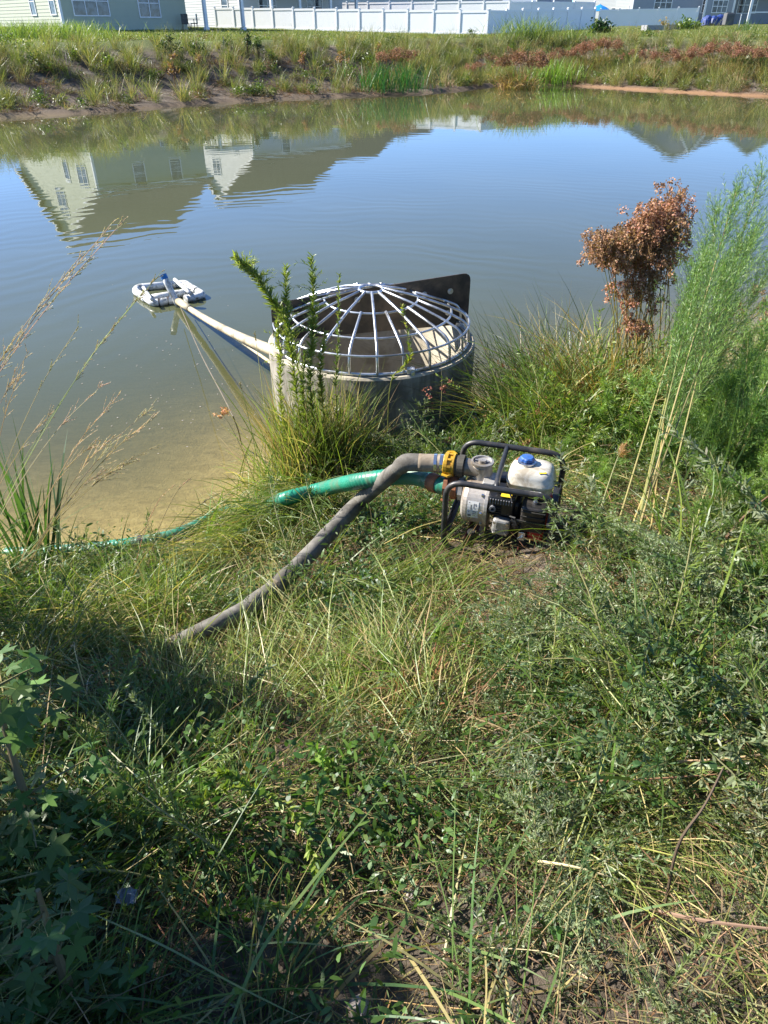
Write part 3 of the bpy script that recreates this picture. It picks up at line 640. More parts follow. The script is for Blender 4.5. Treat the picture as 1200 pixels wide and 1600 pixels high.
for r, z, th, nm in ((.70, .012, .011, 'base_ring'), (.699, .135, .008, 'ring'), (.57, .205, .008, 'ring'), (.33, .288, .008, 'ring'), (.085, .352, .012, 'hub_ring')):
    b = MB(); tube(b, ringp(r, z), th, 8, closed=True); b.obj(nm, 'galvanised', rack, True)
b = MB(); tube(b, ringp(.712, -.035), .007, 6, closed=True); b.obj('band', 'galvanised', rack, True)
for k in range(24):
    a = k / 24 * 2 * math.pi + .06 + rnd.uniform(-.012, .012); c, s = math.cos(a), math.sin(a)
    prof = [(.085, .356), (.33, .296), (.57, .213), (.672, .165), (.70, .11), (.703, .012)] if k % 2 == 0 else [(.33, .296), (.57, .213), (.672, .165), (.70, .11), (.703, .012)]
    P_ = rounded([(c * r, s * r, z) for r, z in prof], .05, 4); b = MB(); tube(b, P_, .0095, 8); b.obj('bar', 'galvanised', rack, True)
for k, a in enumerate((0.35, 2.0, 3.7, 5.1)):
    b = MB(); box(b, (math.cos(a) * .70, math.sin(a) * .70, .0), (.05, .05, .07)); lathe(b, [(.014, 0), (.014, .02)], (math.cos(a) * .72, math.sin(a) * .72, .01), (math.cos(a), math.sin(a), 0), 6); b.obj('clamp', 'galvanised', rack)
# dark steel baffle standing across the rim
A = np.array([-.795, 4.93]); B = np.array([.635, 5.28]); u = B - A; L = np.linalg.norm(u); u /= L; nrm = np.array([u[1], -u[0]])
baf = empty('baffle_plate', (A[0], A[1], .745), 'dark brown steel baffle plate standing upright across the riser inside the rack', 'plate')
o = rounded([(0, 0, 0), (L, 0, 0), (L, 0, .385), (0, 0, .27)], .06, 5, closed=True); nn = len(o)
V = [(u[0] * s + nrm[0] * d, u[1] * s + nrm[1] * d, z) for d in (-.005, .005) for s, _, z in o] + [(u[0] * L / 2 + nrm[0] * d, u[1] * L / 2 + nrm[1] * d, .15) for d in (-.005, .005)]
b = MB(); b.add(V, [(i, (i + 1) % nn, nn + (i + 1) % nn, nn + i) for i in range(nn)], [(2 * nn, (i + 1) % nn, i) for i in range(nn)] + [(2 * nn + 1, nn + i, nn + (i + 1) % nn) for i in range(nn)]); b.obj('plate', 'dark_steel', baf)
for s, z in ((.10, .12), (.30, .20), (.62, .25), (.95, .28), (1.12, .25), (1.32, .26), (1.31, .10)):
    c = (u[0] * s + nrm[0] * .005, u[1] * s + nrm[1] * .005, z); b = MB(); lathe(b, [(.022, 0), (.022, .004), (.013, .005), (.013, .018)], c, (nrm[0], nrm[1], 0), 8); b.obj('bolt', 'galvanised', baf)
# ----- skimmer float
def pp(px, py, z): return PZ(px, py, z)
FZ = .035
sk = empty('skimmer_float', pp(265, 462, 0), 'white PVC pipe frame floating on the pond with a blue topped stub', 'skimmer')
O = np.array(sk.location)
def pipe(pts, r=.043, nm='float_pipe', mat='pvc_white', rr=.09, n=12):
    b = MB(); P_ = rounded([np.asarray(p) - O for p in pts], rr, 6) if len(pts) > 2 else np.linspace(np.asarray(pts[0]) - O, np.asarray(pts[1]) - O, 5); tube(b, P_, r, n); return b.obj(nm, mat, sk, True)
a0, a1, a2, a3 = pp(211, 455, FZ), pp(240, 474, FZ), pp(271, 469, FZ), pp(275, 444, FZ)
pipe([a3, pp(216, 449, FZ), a0, a1, a2], rr=.07)
c0, c1, c2 = pp(285, 444, FZ), pp(318, 461, FZ), pp(293, 467, FZ)
pipe([a3 + [0, 0, .0], c0 + [.02, .03, 0], c1, c2], rr=.07)
pipe([pp(238, 466, FZ), pp(296, 456, FZ)], .045)
for p, q in ((a0 + (a1 - a0) * .35, a0 + (a1 - a0) * .62), (c0 + (c1 - c0) * .45, c0 + (c1 - c0) * .68)):
    b = MB(); tube(b, np.array([p, q]) - O, .050, 12); b.obj('coupling', 'pvc_white', sk)
b = MB(); tube(b, np.array([c2, c2 + (c2 - c1) * .12]) - O, .052, 12); b.obj('end_cap', 'pvc_white', sk)
pipe([pp(224, 449, .10), pp(237, 468, .10)], .018, 'brace'); pipe([pp(273, 437, .13), pp(297, 458, .10)], .022, 'brace')
t0 = pp(273, 466, .09); t1 = t0 + np.array([-.10, .05, .24]); pipe([t0 - (t1 - t0) * .45, t1], .036, 'riser_stub')
b = MB(); tube(b, np.array([t0 + (t1 - t0) * .84, t0 + (t1 - t0) * 1.04]) - O, .040, 12); b.obj('blue_cap', 'blue_tape', sk)
for q in (.3, .75): b = MB(); p = a1 + (a2 - a1) * q - O; tube(b, [p - [.012, 0, 0], p + [.012, 0, 0]], .0465, 12); b.obj('joint_band', 'dark_steel', sk)
# arm
arm = empty('cream_pipe', (-.75, 5.0, .5), 'long cream pipe arm from the riser wall to the floating frame', 'pipe'); O2 = np.array(arm.location)
e0 = np.array([-.70, 5.02, .58]); e1 = t0 + np.array([.03, .0, -.03]); P_ = np.linspace(e1, e0, 14); P_[:, 2] -= .05 * np.sin(np.linspace(0, math.pi, 14))
b = MB(); tube(b, P_ - O2, np.linspace(.027, .046, 14), 12); b.obj('pipe', 'pvc_aged', arm, True)
b = MB(); tube(b, P_[:3] - O2, .040, 12); b.obj('coupling', 'pvc_aged', arm, True)
P2 = np.linspace(P_[8] - [0, 0, .03], e0 - [0, 0, .16], 8); b = MB(); tube(b, P2 - O2, .014, 8); b.obj('support_rod', 'pvc_aged', arm, True)
r0 = pp(282, 480, .12); r1 = PY(362, 646, 4.15); r2 = G(378, 695); P_ = spline([r0, (r0 + r1) / 2 - [0, 0, .06], r1, r2], 20)
b = MB(); tube(b, P_ - P_[-1], .0042, 5); o = b.obj('tether_rope', 'rope'); o.location = P_[-1]; tag(o, 'thin dark tether rope running from the float down to the near bank', 'rope')

# ================================================================== PUMP
pc = G(781, 836, .02); print('pump at', pc); PR = R(-17)
pump = empty('water_pump', (pc[0], pc[1], pc[2]), 'petrol water pump in a black tube frame with white tank and blue cap', 'pump', rz=PR)
PM = Matrix.Translation(pump.location) @ Matrix.Rotation(PR, 4, 'Z') @ Matrix.Scale(.91, 4)
pump.scale = (.91, .91, .91)
def W(p): return np.array(PM @ Vector(p))
def part(b, nm, mat, par=None, sm=False): return b.obj(nm, mat, par or pump, sm)
HL, HW, HH = .25, .19, .385
for y in (-HW, HW):                                             # the two hoops
    sh = .015 if y > 0 else 0
    P_ = rounded([(-HL, y, 0), (HL, y, 0), (HL, y, HH + sh), (-HL, y, HH + sh)], .085, 7, closed=True); b = MB(); tube(b, P_, .0145, 10, closed=True); part(b, 'frame_hoop', 'frame_black', sm=True)
b = MB(); tube(b, rounded([(-.02, -HW, HH), (-.03, -HW * .5, HH - .005), (-.03, HW * .6, HH + .012), (-.03, HW, HH + .015)], .04, 4), .0125, 10); part(b, 'cross_bar', 'frame_black', sm=True)
for x, z in ((HL, .235), (-HL, .12)):
    b = MB(); bbox(b, (x + .003, 0, z), (.006, 2 * HW, .034), .003); bbox(b, (x - .014 * np.sign(x), 0, z - .014), (.028, 2 * HW - .004, .005), .002); part(b, 'side_rail', 'frame_black')
for x in (-.13, .13):
    b = MB(); box(b, (x, 0, .024), (.05, 2 * HW - .03, .005)); box(b, (x - .0225, 0, .042), (.005, 2 * HW - .03, .031)); part(b, 'base_rail', 'red_rust')
    for y in (-.1, .1): b = MB(); lathe(b, [(.022, 0), (.024, .02), (.018, .04)], (x, y, .028), n=12); part(b, 'rubber_mount', 'rubber')
# volute drum (axis along x)
vx = -.125
b = MB(); lathe(b, [(.02, -.075), (.085, -.07), (.106, -.058), (.112, -.04), (.112, .045), (.122, .047), (.122, .062), (.10, .064)], (vx, -.01, .195), (1, 0, 0), 40); part(b, 'pump_housing', 'volute_alu', sm=False)
for k in range(8):
    a = k / 8 * 6.283; b = MB(); lathe(b, [(.008, 0), (.008, .012)], (vx - .0 + .04, -.01 + math.cos(a) * .117, .195 + math.sin(a) * .117), (-1, 0, 0), 6); part(b, 'bolt', 'chrome')
lb_a = R(-62)
def on_drum(x, ang, r=.1135): return (vx + x, -.01 - math.sin(ang) * r, .195 + math.cos(ang) * r)
b = MB(); ang = np.linspace(R(62), R(108), 7)
V = [on_drum(x, a) for a in ang for x in (-.032, .022)]; b.add(V, [(2 * i, 2 * i + 1, 2 * i + 3, 2 * i + 2) for i in range(6)]); plate = part(b, 'data_label', 'label_white')
b = MB()
for (x0, x1, a0_, a1_) in ((-.026, -.020, 66, 92), (-.016, -.010, 72, 84), (-.002, .003, 68, 80), (.006, .011, 68, 74), (-.004, .014, 88, 90), (-.004, .014, 93, 95), (-.004, .008, 98, 100), (-.027, -.012, 98, 104)):
    b.add([on_drum(x, R(a), .1141) for a in (a0_, a1_) for x in (x0, x1)], [(0, 1, 3, 2)])
b.obj('label_print', 'label_grey', plate)
# foot under the housing
b = MB(); bbox(b, (vx + .045, -.01, .075), (.03, .13, .10), .01); part(b, 'housing_foot', 'volute_alu')
# discharge chamber on top with priming cap
b = MB(); tube(b, spline([(vx + .0, .03, .28), (vx + .005, .035, .33), (vx - .0, .035, .375)], 8), [.052, .050, .048, .047, .047, .047, .048, .050], 24)
part(b, 'discharge_chamber', 'cast_alu', sm=True)
b = MB(); tube(b, spline([(vx + .0, .035, .335), (vx - .045, .037, .340), (vx - .085, .038, .342)], 8), [.046, .045, .044, .042, .042, .042, .044, .044], 24); part(b, 'discharge_elbow', 'cast_alu', sm=True)
b = MB(); lathe(b, [(.050, -.004), (.055, 0), (.055, .012), (.045, .014), (.043, .006), (.02, .006), (.018, .018), (.002, .018)], (vx, .035, .378), (0, 0, 1), 28, caps=False); cap = part(b, 'priming_cap', 'cast_alu')
b = MB(); box(b, (vx, .035, .388), (.07, .012, .010)); b.obj('cap_bar', 'label_grey', cap)
b = MB(); bbox(b, (vx + .05, .0, .30), (.06, .11, .05), .01); part(b, 'top_flange', 'cast_alu')
# top outlet fittings
ox = vx - .085; OZ = .342; OYc = .038
b = MB(); lathe(b, [(.046, 0), (.056, .002), (.056, .03), (.050, .032), (.050, .045)], (ox, OYc, OZ), (-1, 0, 0), 24); blk = part(b, 'black_coupling', 'rubber')
b = MB(); prof = [(.050, 0), (.058, .003), (.058, .012), (.050, .014), (.050, .034), (.059, .036), (.059, .052), (.052, .055)]; lathe(b, prof, (ox - .045, OYc, OZ), (-1, 0, 0), 24)
yl = part(b, 'yellow_coupling', 'yellow_plastic')
for a in (.5, 3.6):
    b = MB(); tube(b, [(ox - .052, OYc + math.cos(a) * .06, OZ + math.sin(a) * .06), (ox - .07, OYc + math.cos(a) * .072, OZ + math.sin(a) * .072), (ox - .1, OYc + math.cos(a) * .066, OZ + math.sin(a) * .066)], .007, 6); b.obj('cam_lever', 'yellow_plastic', yl)
for k in range(10):
    a = k / 10 * 6.283; b = MB(); box(b, (0, 0, 0), (.020, .010, .012)); 
    for i in range(len(b.V)):
        ca, sa = math.cos(a), math.sin(a); v = b.V[i] + [ox - .069, 0, .053]; y, z = v[:, 1].copy(), v[:, 2].copy(); v[:, 1] = y * ca - z * sa + OYc; v[:, 2] = y * sa + z * ca + OZ; b.V[i] = v
    b.obj('grip_rib', 'yellow_plastic', yl)
# lower (suction) inlet
iz = .232; iy = .01; ix = vx - .075
b = MB(); lathe(b, [(.05, 0), (.062, .002), (.062, .022), (.048, .024), (.048, .034)], (ix, iy, iz), (-1, 0, 0), 8); part(b, 'inlet_collar', 'cast_alu')
b = MB(); lathe(b, [(.050, 0), (.060, .002), (.060, .030), (.052, .032), (.052, .044), (.061, .046), (.061, .066), (.050, .068)], (ix - .032, iy, iz), (-1, 0, 0), 10); fit = part(b, 'suction_fitting', 'orange_rust')
for a in (.9, 4.0): b = MB(); tube(b, [(ix - .06, iy + math.cos(a) * .062, iz + math.sin(a) * .062), (ix - .075, iy + math.cos(a) * .08, iz + math.sin(a) * .08), (ix - .105, iy + math.cos(a) * .07, iz + math.sin(a) * .07)], .007, 6); b.obj('cam_lever', 'orange_rust', fit)
# engine
b = MB(); bbox(b, (.03, .0, .16), (.13, .19, .20), .03); part(b, 'crankcase', 'engine_black')
b = MB(); bbox(b, (.0, -.075, .245), (.13, .09, .10), .02); shroud = part(b, 'cylinder_shroud', 'engine_black')
for k in range(9): b = MB(); box(b, (-.05 + k * .0125, -.122, .275), (.005, .012, .022)); b.obj('cooling_fin', 'label_grey', shroud)
for k in range(4): b = MB(); box(b, (-.025, -.123, .205 + k * .013), (.06, .010, .004)); b.obj('cooling_fin', 'engine_black', shroud)
b = MB(); lathe(b, [(.016, 0), (.016, .014), (.008, .015), (.008, .004)], (-.035, -.12, .235), (0, -1, 0), 14, caps=False); b.obj('fuel_petcock', 'label_grey', shroud)
b = MB(); bbox(b, (.012, -.125, .145), (.085, .05, .085), .022, M=Matrix.Rotation(.06, 3, 'Y')); cc = part(b, 'valve_cover', 'cast_alu')
for sx, sz in ((-.03, .03), (.03, .03), (-.03, -.03), (.03, -.03)): b = MB(); lathe(b, [(.006, 0), (.006, .006)], (.012 + sx, -.15, .145 + sz), (0, -1, 0), 6); b.obj('bolt', 'chrome', cc)
fo = bpy.data.curves.new('emblem', 'FONT'); fo.body = 'HONDA'; fo.size = .021; fo.extrude = .0008; fo.align_x = 'CENTER'
_t = bpy.data.objects.new('emblem_text', fo); COL.objects.link(_t); bpy.context.view_layer.update()
_m = bpy.data.meshes.new_from_object(_t.evaluated_get(bpy.context.evaluated_depsgraph_get())); bpy.data.objects.remove(_t); _m.materials.clear(); _m.materials.append(MAT['label_grey'])
o = bpy.data.objects.new('emblem', _m); COL.objects.link(o); o.parent = cc; o.location = (.012, -.1505, .122); o.rotation_euler = (R(90), 0, 0)
b = MB(); bbox(b, (.155, -.10, .215), (.115, .10, .135), .02); ac = part(b, 'air_cleaner', 'engine_black')
for z in (.262, .235, .208): b = MB(); bbox(b, (.155, -.1515, z), (.112, .006, .006), .002); b.obj('cover_rib', 'rubber', ac)
b = MB(); lathe(b, [(.012, 0), (.012, .012), (.006, .02)], (.155, -.10, .283), (0, 0, 1), 8); b.obj('wing_nut', 'chrome', ac)
b = MB(); tube(b, [(.06, -.12, .19), (.085, -.13, .185), (.11, -.12, .19)], .016, 10); lathe(b, [(.022, 0), (.022, .02)], (.08, -.125, .175), (0, 0, -1), 10); part(b, 'carburettor', 'engine_black')
b = MB(); tube(b, [(.05, -.13, .21), (.075, -.15, .22), (.09, -.14, .17), (.12, -.14, .14)], .0045, 6); part(b, 'fuel_line', 'rubber')
b = MB(); bbox(b, (.175, -.10, .12), (.075, .07, .055), .015); part(b, 'recoil_side', 'red_paint')
b = MB(); lathe(b, [(.085, 0), (.095, .01), (.095, .035), (.06, .045)], (.185, .02, .17), (1, 0, 0), 24); part(b, 'recoil_cover', 'red_paint')
b = MB(); bbox(b, (.115, -.13, .115), (.035, .03, .05), .006); tube(b, [(.10, -.14, .10), (.12, -.15, .12), (.15, -.145, .105)], .005, 6); part(b, 'governor_linkage', 'chrome')
b = MB(); bbox(b, (.03, .095, .24), (.16, .08, .11), .02); part(b, 'muffler', 'engine_black')
b = MB(); tube(b, [(-.02, -.05, .32), (.03, -.09, .325), (.05, -.12, .29)], .005, 6); part(b, 'spark_lead', 'rubber')
b = MB(); bbox(b, (-.005, -.06, .315), (.05, .05, .03), .01); part(b, 'spark_cap', 'engine_black')
# tank: rounded, wider at the seam
b = MB(); n = 28; ht = [(-.062, .78), (-.055, .90), (-.035, .97), (-.008, 1.0), (-.004, 1.035), (.002, 1.035), (.006, 1.0), (.035, .95), (.055, .86), (.066, .70), (.071, .42), (.073, .15)]
V = []
for z, k in ht:
    for i in range(n):
        a = i / n * 2 * math.pi; c, s = math.cos(a), math.sin(a); q = 4.2
        rr = (abs(c) ** q + abs(s) ** q) ** (-1 / q); V.append((.115 + .110 * k * rr * c, .015 + .092 * k * rr * s, .352 + z))
Q = [(i * n + j, i * n + (j + 1) % n, (i + 1) * n + (j + 1) % n, (i + 1) * n + j) for i in range(len(ht) - 1) for j in range(n)]
V += [(.115, .015, .352 + .0735), (.115, .015, .29)]; T = [((len(ht) - 1) * n + j, (len(ht) - 1) * n + (j + 1) % n, len(ht) * n) for j in range(n)] + [(len(ht) * n + 1, (j + 1) % n, j) for j in range(n)]
b.add(V, Q, T); tank = part(b, 'fuel_tank', 'tank_white', sm=True)
b = MB(); lathe(b, [(.042, 0), (.044, .004), (.044, .010), (.036, .012)], (.085, .02, .424), n=28); b.obj('filler_neck', 'chrome', tank)
b = MB(); pr = []
for z, r in ((.436, .031), (.440, .034), (.452, .032), (.457, .026)): pr.append((z, r))
n = 40; V = [(.085 + r * (1 + .05 * (math.cos(8 * i / n * 6.283) if j in (1, 2) else 0)) * math.cos(i / n * 6.283), .02 + r * (1 + .05 * (math.cos(8 * i / n * 6.283) if j in (1, 2) else 0)) * math.sin(i / n * 6.283), z) for j, (z, r) in enumerate(pr) for i in range(n)]
V.append((.085, .02, .459)); b.add(V, [(i * n + j, i * n + (j + 1) % n, (i + 1) * n + (j + 1) % n, (i + 1) * n + j) for i in range(3) for j in range(n)], [(3 * n + j, 3 * n + (j + 1) % n, 4 * n) for j in range(n)]); b.obj('fuel_cap', 'cap_blue', tank)
b = MB(); box(b, (.165, -.038, .418), (.034, .026, .0016), M=Matrix.Rotation(.3, 3, 'Z')); b.obj('warning_sticker', 'sticker_yellow', tank)
b = MB(); box(b, (.040, .055, .4195), (.012, .030, .0016), M=Matrix.Rotation(-.4, 3, 'Z')); b.obj('warning_sticker', 'orange_rust', tank)
b = MB(); box(b, (.150, -.0925, .33), (.05, .004, .022)); b.obj('spec_label', 'label_white', tank)
b = MB(); box(b, (.02, -.1, .302), (.05, .03, .003)); part(b, 'spec_label', 'sticker_yellow')

# ================================================================== HOSES
def hose(name, label, pts, r, mat, n=110, rib=0, pitch=.012, nside=16, rr=None, squash=None):
    P_ = spline(pts, n) if rr is None else rounded(pts, rr, 10)
    if rr is not None:
        seg = np.r_[0, np.cumsum(np.linalg.norm(np.diff(P_, axis=0), axis=1))]; t = np.linspace(0, seg[-1], n); P_ = np.stack([np.interp(t, seg, P_[:, k]) for k in range(3)], 1)
    seg = np.r_[0, np.cumsum(np.linalg.norm(np.diff(P_, axis=0), axis=1))]
    rad = np.full(len(P_), r)
    if rib:
        n2 = int(seg[-1] / pitch * 4); t = np.linspace(0, seg[-1], n2); P_ = np.stack([np.interp(t, seg, P_[:, k]) for k in range(3)], 1); rad = r + rib * np.array([1, .2, -1, .2])[np.arange(n2) % 4]; seg = t
    else: rad = rad * (1 + .03 * np.sin(seg * 9) + .02 * np.sin(seg * 31 + 1))
    if squash is not None: rad = rad * squash(seg / seg[-1])
    b = MB(); O = P_[0].copy(); tube(b, P_ - O, rad, nside); o = b.obj(name, mat, smooth=True); o.location = O
    tag(o, label, 'hose'); return o, P_
h0 = W((ox - .095, OYc, OZ)); h00 = W((ox - .03, OYc, OZ))
e = PY(634, 703, h0[1] + .03); e[2] = h0[2] - .01
def onb(px, py, up): g = G(px, py, up); return g
hg, hp = hose('discharge_hose', 'weathered grey discharge hose kinked over and running down the bank from the pump',
    [h00, h0, e, onb(560, 785, .24), onb(470, 880, .17), onb(428, 920, .14), onb(385, 952, .125), onb(340, 975, .115), onb(288, 1000, .10), onb(262, 1012, .06)], .039, 'hose_grey', 150, rr=.022,
    squash=lambda s: 1 - .16 * np.exp(-((s - .155) / .012) ** 2) - .10 * np.exp(-((s - .72) / .01) ** 2) - .08 * (s > .8))
for q, mt in ((.035, 'chrome'), (.05, 'chrome')):
    i = int(q * len(hp)); b = MB(); tube(b, hp[i:i + 2] - hp[0], .0425, 16); b.obj('hose_clamp', mt, hg)
b = MB(); tube(b, hp[1:14] - hp[0], .0412, 16); b.obj('worn_sleeve', 'hose_tan', hg, True)
i = int(.72 * len(hp)); b = MB(); tube(b, hp[i:i + 2] - hp[0], .0405, 16); b.obj('joint_band', 'hose_tan', hg)
g00 = W((ix - .07, iy, iz)); g0 = W((ix - .12, iy, iz)); g1 = PY(640, 744, g0[1] + .13); g2 = PY(560, 752, g0[1] + .24); g3 = PY(500, 765, 3.34); g4 = PY(440, 781, 3.32); g4[2] = max(g4[2], zt1(g4[0], g4[1]) + .05)
g5 = G(415, 792, .02); g6 = G(360, 800, .01)
gh, gp = hose('suction_hose', 'green ribbed suction hose from the pump dipping towards the water behind the grass mound', [g00, g0, g1, g2, g3, g4, g5, np.array([g6[0], g6[1], .02]), PZ(300, 826, .08), PZ(268, 838, .10), PZ(225, 847, .095), PZ(170, 855, .08), PZ(120, 860, .065), PZ(70, 863, .03), PZ(10, 866, -.04)],
    .040, 'hose_green', 160, rib=.0011, pitch=.022)
b = MB(); tube(b, gp[10:20] - gp[0], .0435, 16); b.obj('hose_clamp', 'orange_rust', gh)
seg = np.r_[0, np.cumsum(np.linalg.norm(np.diff(gp, axis=0), axis=1))]
j = int(np.argmin(np.linalg.norm(gp - PZ(228, 857, .025), axis=1))); b = MB(); tube(b, gp[j:j + 5] - gp[0], .0445, 12); b.obj('dark_band', 'rubber', gh)
j = int(np.argmin(np.linalg.norm(gp - g0, axis=1))) + 16; b = MB(); tube(b, gp[j:j + 30] - gp[0], .0412, 16); b.obj('scuffed_end', 'hose_green', gh)
# drain holes, litter, stones
for px, py, s, lb in ((452, 1345, .020, 'pale stone lying in the shaded dirt below the leafy spray'), (560, 1577, .026, 'pale stone half buried near the bottom edge'), (640, 1400, .017, 'small tan stone in the bare patch of dirt')):
    g = G(px, py); b = MB(); n = 10; V = []; 
    lathe(b, [(s * .5, -s * .5), (s * .95, -s * .2), (s, .1 * s), (s * .7, s * .5), (s * .2, s * .66)], (0, 0, 0), n=9); b.V[0] = b.V[0] * (1 + rg.uniform(-.14, .14, b.V[0].shape)); o = b.obj('stone', 'clay_pebble'); o.location = g; tag(o, lb, 'stone')
g = G(198, 1400, .10); b = MB(); Xg, Yg = np.meshgrid(np.linspace(-.022, .022, 9), np.linspace(-.015, .015, 7)); Zg = .007 * np.sin(Xg * 180 + Yg * 120) + .006 * rg.uniform(-1, 1, Xg.shape)
i = (np.arange(6)[:, None] * 9 + np.arange(8)[None]).ravel(); b.add(np.stack([Xg, Yg, Zg + .5 * Yg], -1), np.stack([i, i + 1, i + 10, i + 9], 1)); o = b.obj('plastic_film', 'litter_film'); o.location = g; tag(o, 'crumpled pale blue plastic film caught in shaded weeds at lower left', 'litter')
# ================================================================== PLANTS: ground cover (nobody could count it)
def proto_coll(name, builders):
    c = bpy.data.collections.new(name)
    for i, (b, mt) in enumerate(builders):
        o = bpy.data.objects.new(f'{name}_{i:02d}', b.mesh(f'{name}_{i:02d}', mt)); c.objects.link(o)
    return c
def scatter(name, coll, pts, scl, label=None, tilt=.15, az=None, flat=False):
    n = len(pts); me = bpy.data.meshes.new(name); me.vertices.add(n); me.vertices.foreach_set('co', np.asarray(pts, float).ravel())
    rot = np.stack([rg.normal(0, tilt, n), rg.normal(0, tilt, n), U(0, 6.283, n) if az is None else az], 1)
    a = me.attributes.new('rot', 'FLOAT_VECTOR', 'POINT'); a.data.foreach_set('vector', rot.ravel())
    a = me.attributes.new('scl', 'FLOAT', 'POINT'); a.data.foreach_set('value', np.asarray(scl, float))
    a = me.attributes.new('pid', 'INT', 'POINT'); a.data.foreach_set('value', rg.integers(0, len(coll.objects), n).astype(np.int32))
    o = bpy.data.objects.new(name, me); COL.objects.link(o); tag(o, label, kind='stuff')
    ng = bpy.data.node_groups.new(name, 'GeometryNodeTree'); ng.interface.new_socket('Geometry', in_out='INPUT', socket_type='NodeSocketGeometry'); ng.interface.new_socket('Geometry', in_out='OUTPUT', socket_type='NodeSocketGeometry')
    N = ng.nodes; gi = N.new('NodeGroupInput'); go = N.new('NodeGroupOutput'); ip = N.new('GeometryNodeInstanceOnPoints'); ci = N.new('GeometryNodeCollectionInfo')
    ci.inputs['Collection'].default_value = coll; ci.inputs['Separate Children'].default_value = True; ci.inputs['Reset Children'].default_value = True
    def attr(nm, ty):
        q = N.new('GeometryNodeInputNamedAttribute'); q.data_type = ty; q.inputs['Name'].default_value = nm; return q.outputs['Attribute']
    lk = ng.links.new; lk(gi.outputs[0], ip.inputs['Points']); lk(ci.outputs[0], ip.inputs['Instance']); ip.inputs['Pick Instance'].default_value = True
    er = N.new('FunctionNodeEulerToRotation'); lk(attr('rot', 'FLOAT_VECTOR'), er.inputs[0]); lk(er.outputs[0], ip.inputs['Rotation'])
    lk(attr('scl', 'FLOAT'), ip.inputs['Scale']); lk(attr('pid', 'INT'), ip.inputs['Instance Index']); lk(ip.outputs[0], go.inputs[0])
    md = o.modifiers.new('scatter', 'NODES'); md.node_group = ng; return o
O3 = np.zeros(3)
def pr_mugwort(L=.28, col=GREY, nt_=11, lying=True):
    b = MB(); az = 0.; e0 = U(.35, .9, 1); path = arcs(np.zeros((1, 3)), np.array([az]), e0, np.array([rnd.uniform(.6, 1.3)]), np.array([L]), 9, .06)[0]
    stem(b, path, .0016, .0007, (.12, .12, .06), 3)
    for k in range(nt_):
        t = .12 + .85 * k / nt_; i = min(int(t * 8), 7); p = path[i] + (path[i + 1] - path[i]) * (t * 8 - i)
        a = rnd.uniform(.3, 1.3) * (1 if k % 2 else -1); l = L * rnd.uniform(.18, .34) * (1.15 - t * .7)
        tw = arcs(p[None], np.array([a]), np.array([rnd.uniform(-.1, .8)]), np.array([rnd.uniform(.2, .9)]), np.array([l]), 5, .05)[0]
        stem(b, tw, .0009, .0005, (.12, .13, .06), 3); leaves_on(b, tw, 17, rnd.uniform(.012, .019), .0046, col, (.5, 1.1), 0, .4, .3, 3)
    leaves_on(b, path, 32, .020, .0055, col, (.4, 1.0), .2, .4, .4, 3); return b
def pr_tuft(n=42, L=(.18, .45), w=.0032, cols=((.085, .13, .03), (.12, .16, .04), STRAW), p=(.5, .3, .2), el=(.1, 1.1), bend=(.3, 1.6), R0=.04):
    b = MB(); root = rg.normal(0, R0, (n, 3)) * (1, 1, 0); blades(b, n, root, U(0, 6.283, n), U(*el, n), U(*bend, n), U(*L, n), U(.6, 1.3, n) * w, cols, p, 6); return b
def pr_lay(n=36, L=(.25, .55), w=.003, cols=(STRAW, DEAD, (.16, .18, .05)), p=(.45, .2, .35), spread=.5):      # flattened grass, combed one way
    b = MB(); root = rg.normal(0, .07, (n, 3)) * (1, 1, .25) + (0, 0, .03); blades(b, n, root, rg.normal(0, spread, n), U(-.05, .55, n), U(.1, .9, n), U(*L, n), U(.6, 1.3, n) * w, cols, p, 5, v=.35); return b
def pr_carpet(n=150, r=.12, ll=.010, lw=.0042, col=GREEN, h=.07):
    b = MB(); root = np.stack([rg.normal(0, r * .55, n), rg.normal(0, r * .55, n), np.abs(rg.normal(0, h * .6, n)) + .004], 1)
    P = arcs(root, U(0, 6.28, n), U(-.2, 1.2, n), U(.1, 1, n), U(.6, 1.4, n) * ll, 4); strips(b, P, (U(.6, 1.3, n) * lw)[:, None] * np.array([.3, 1, .8, .05])[None], mixcol(n, [col], v=.4))
    for k in range(9):
        q = root[rnd.randrange(n)] * (1, 1, 0); stem(b, arcs(q[None], U(0, 6.28, 1), U(.4, 1.4, 1), U(.2, .9, 1), U(.05, .12, 1), 5, .05)[0], .0008, .0005, (.13, .10, .05), 3)
    return b
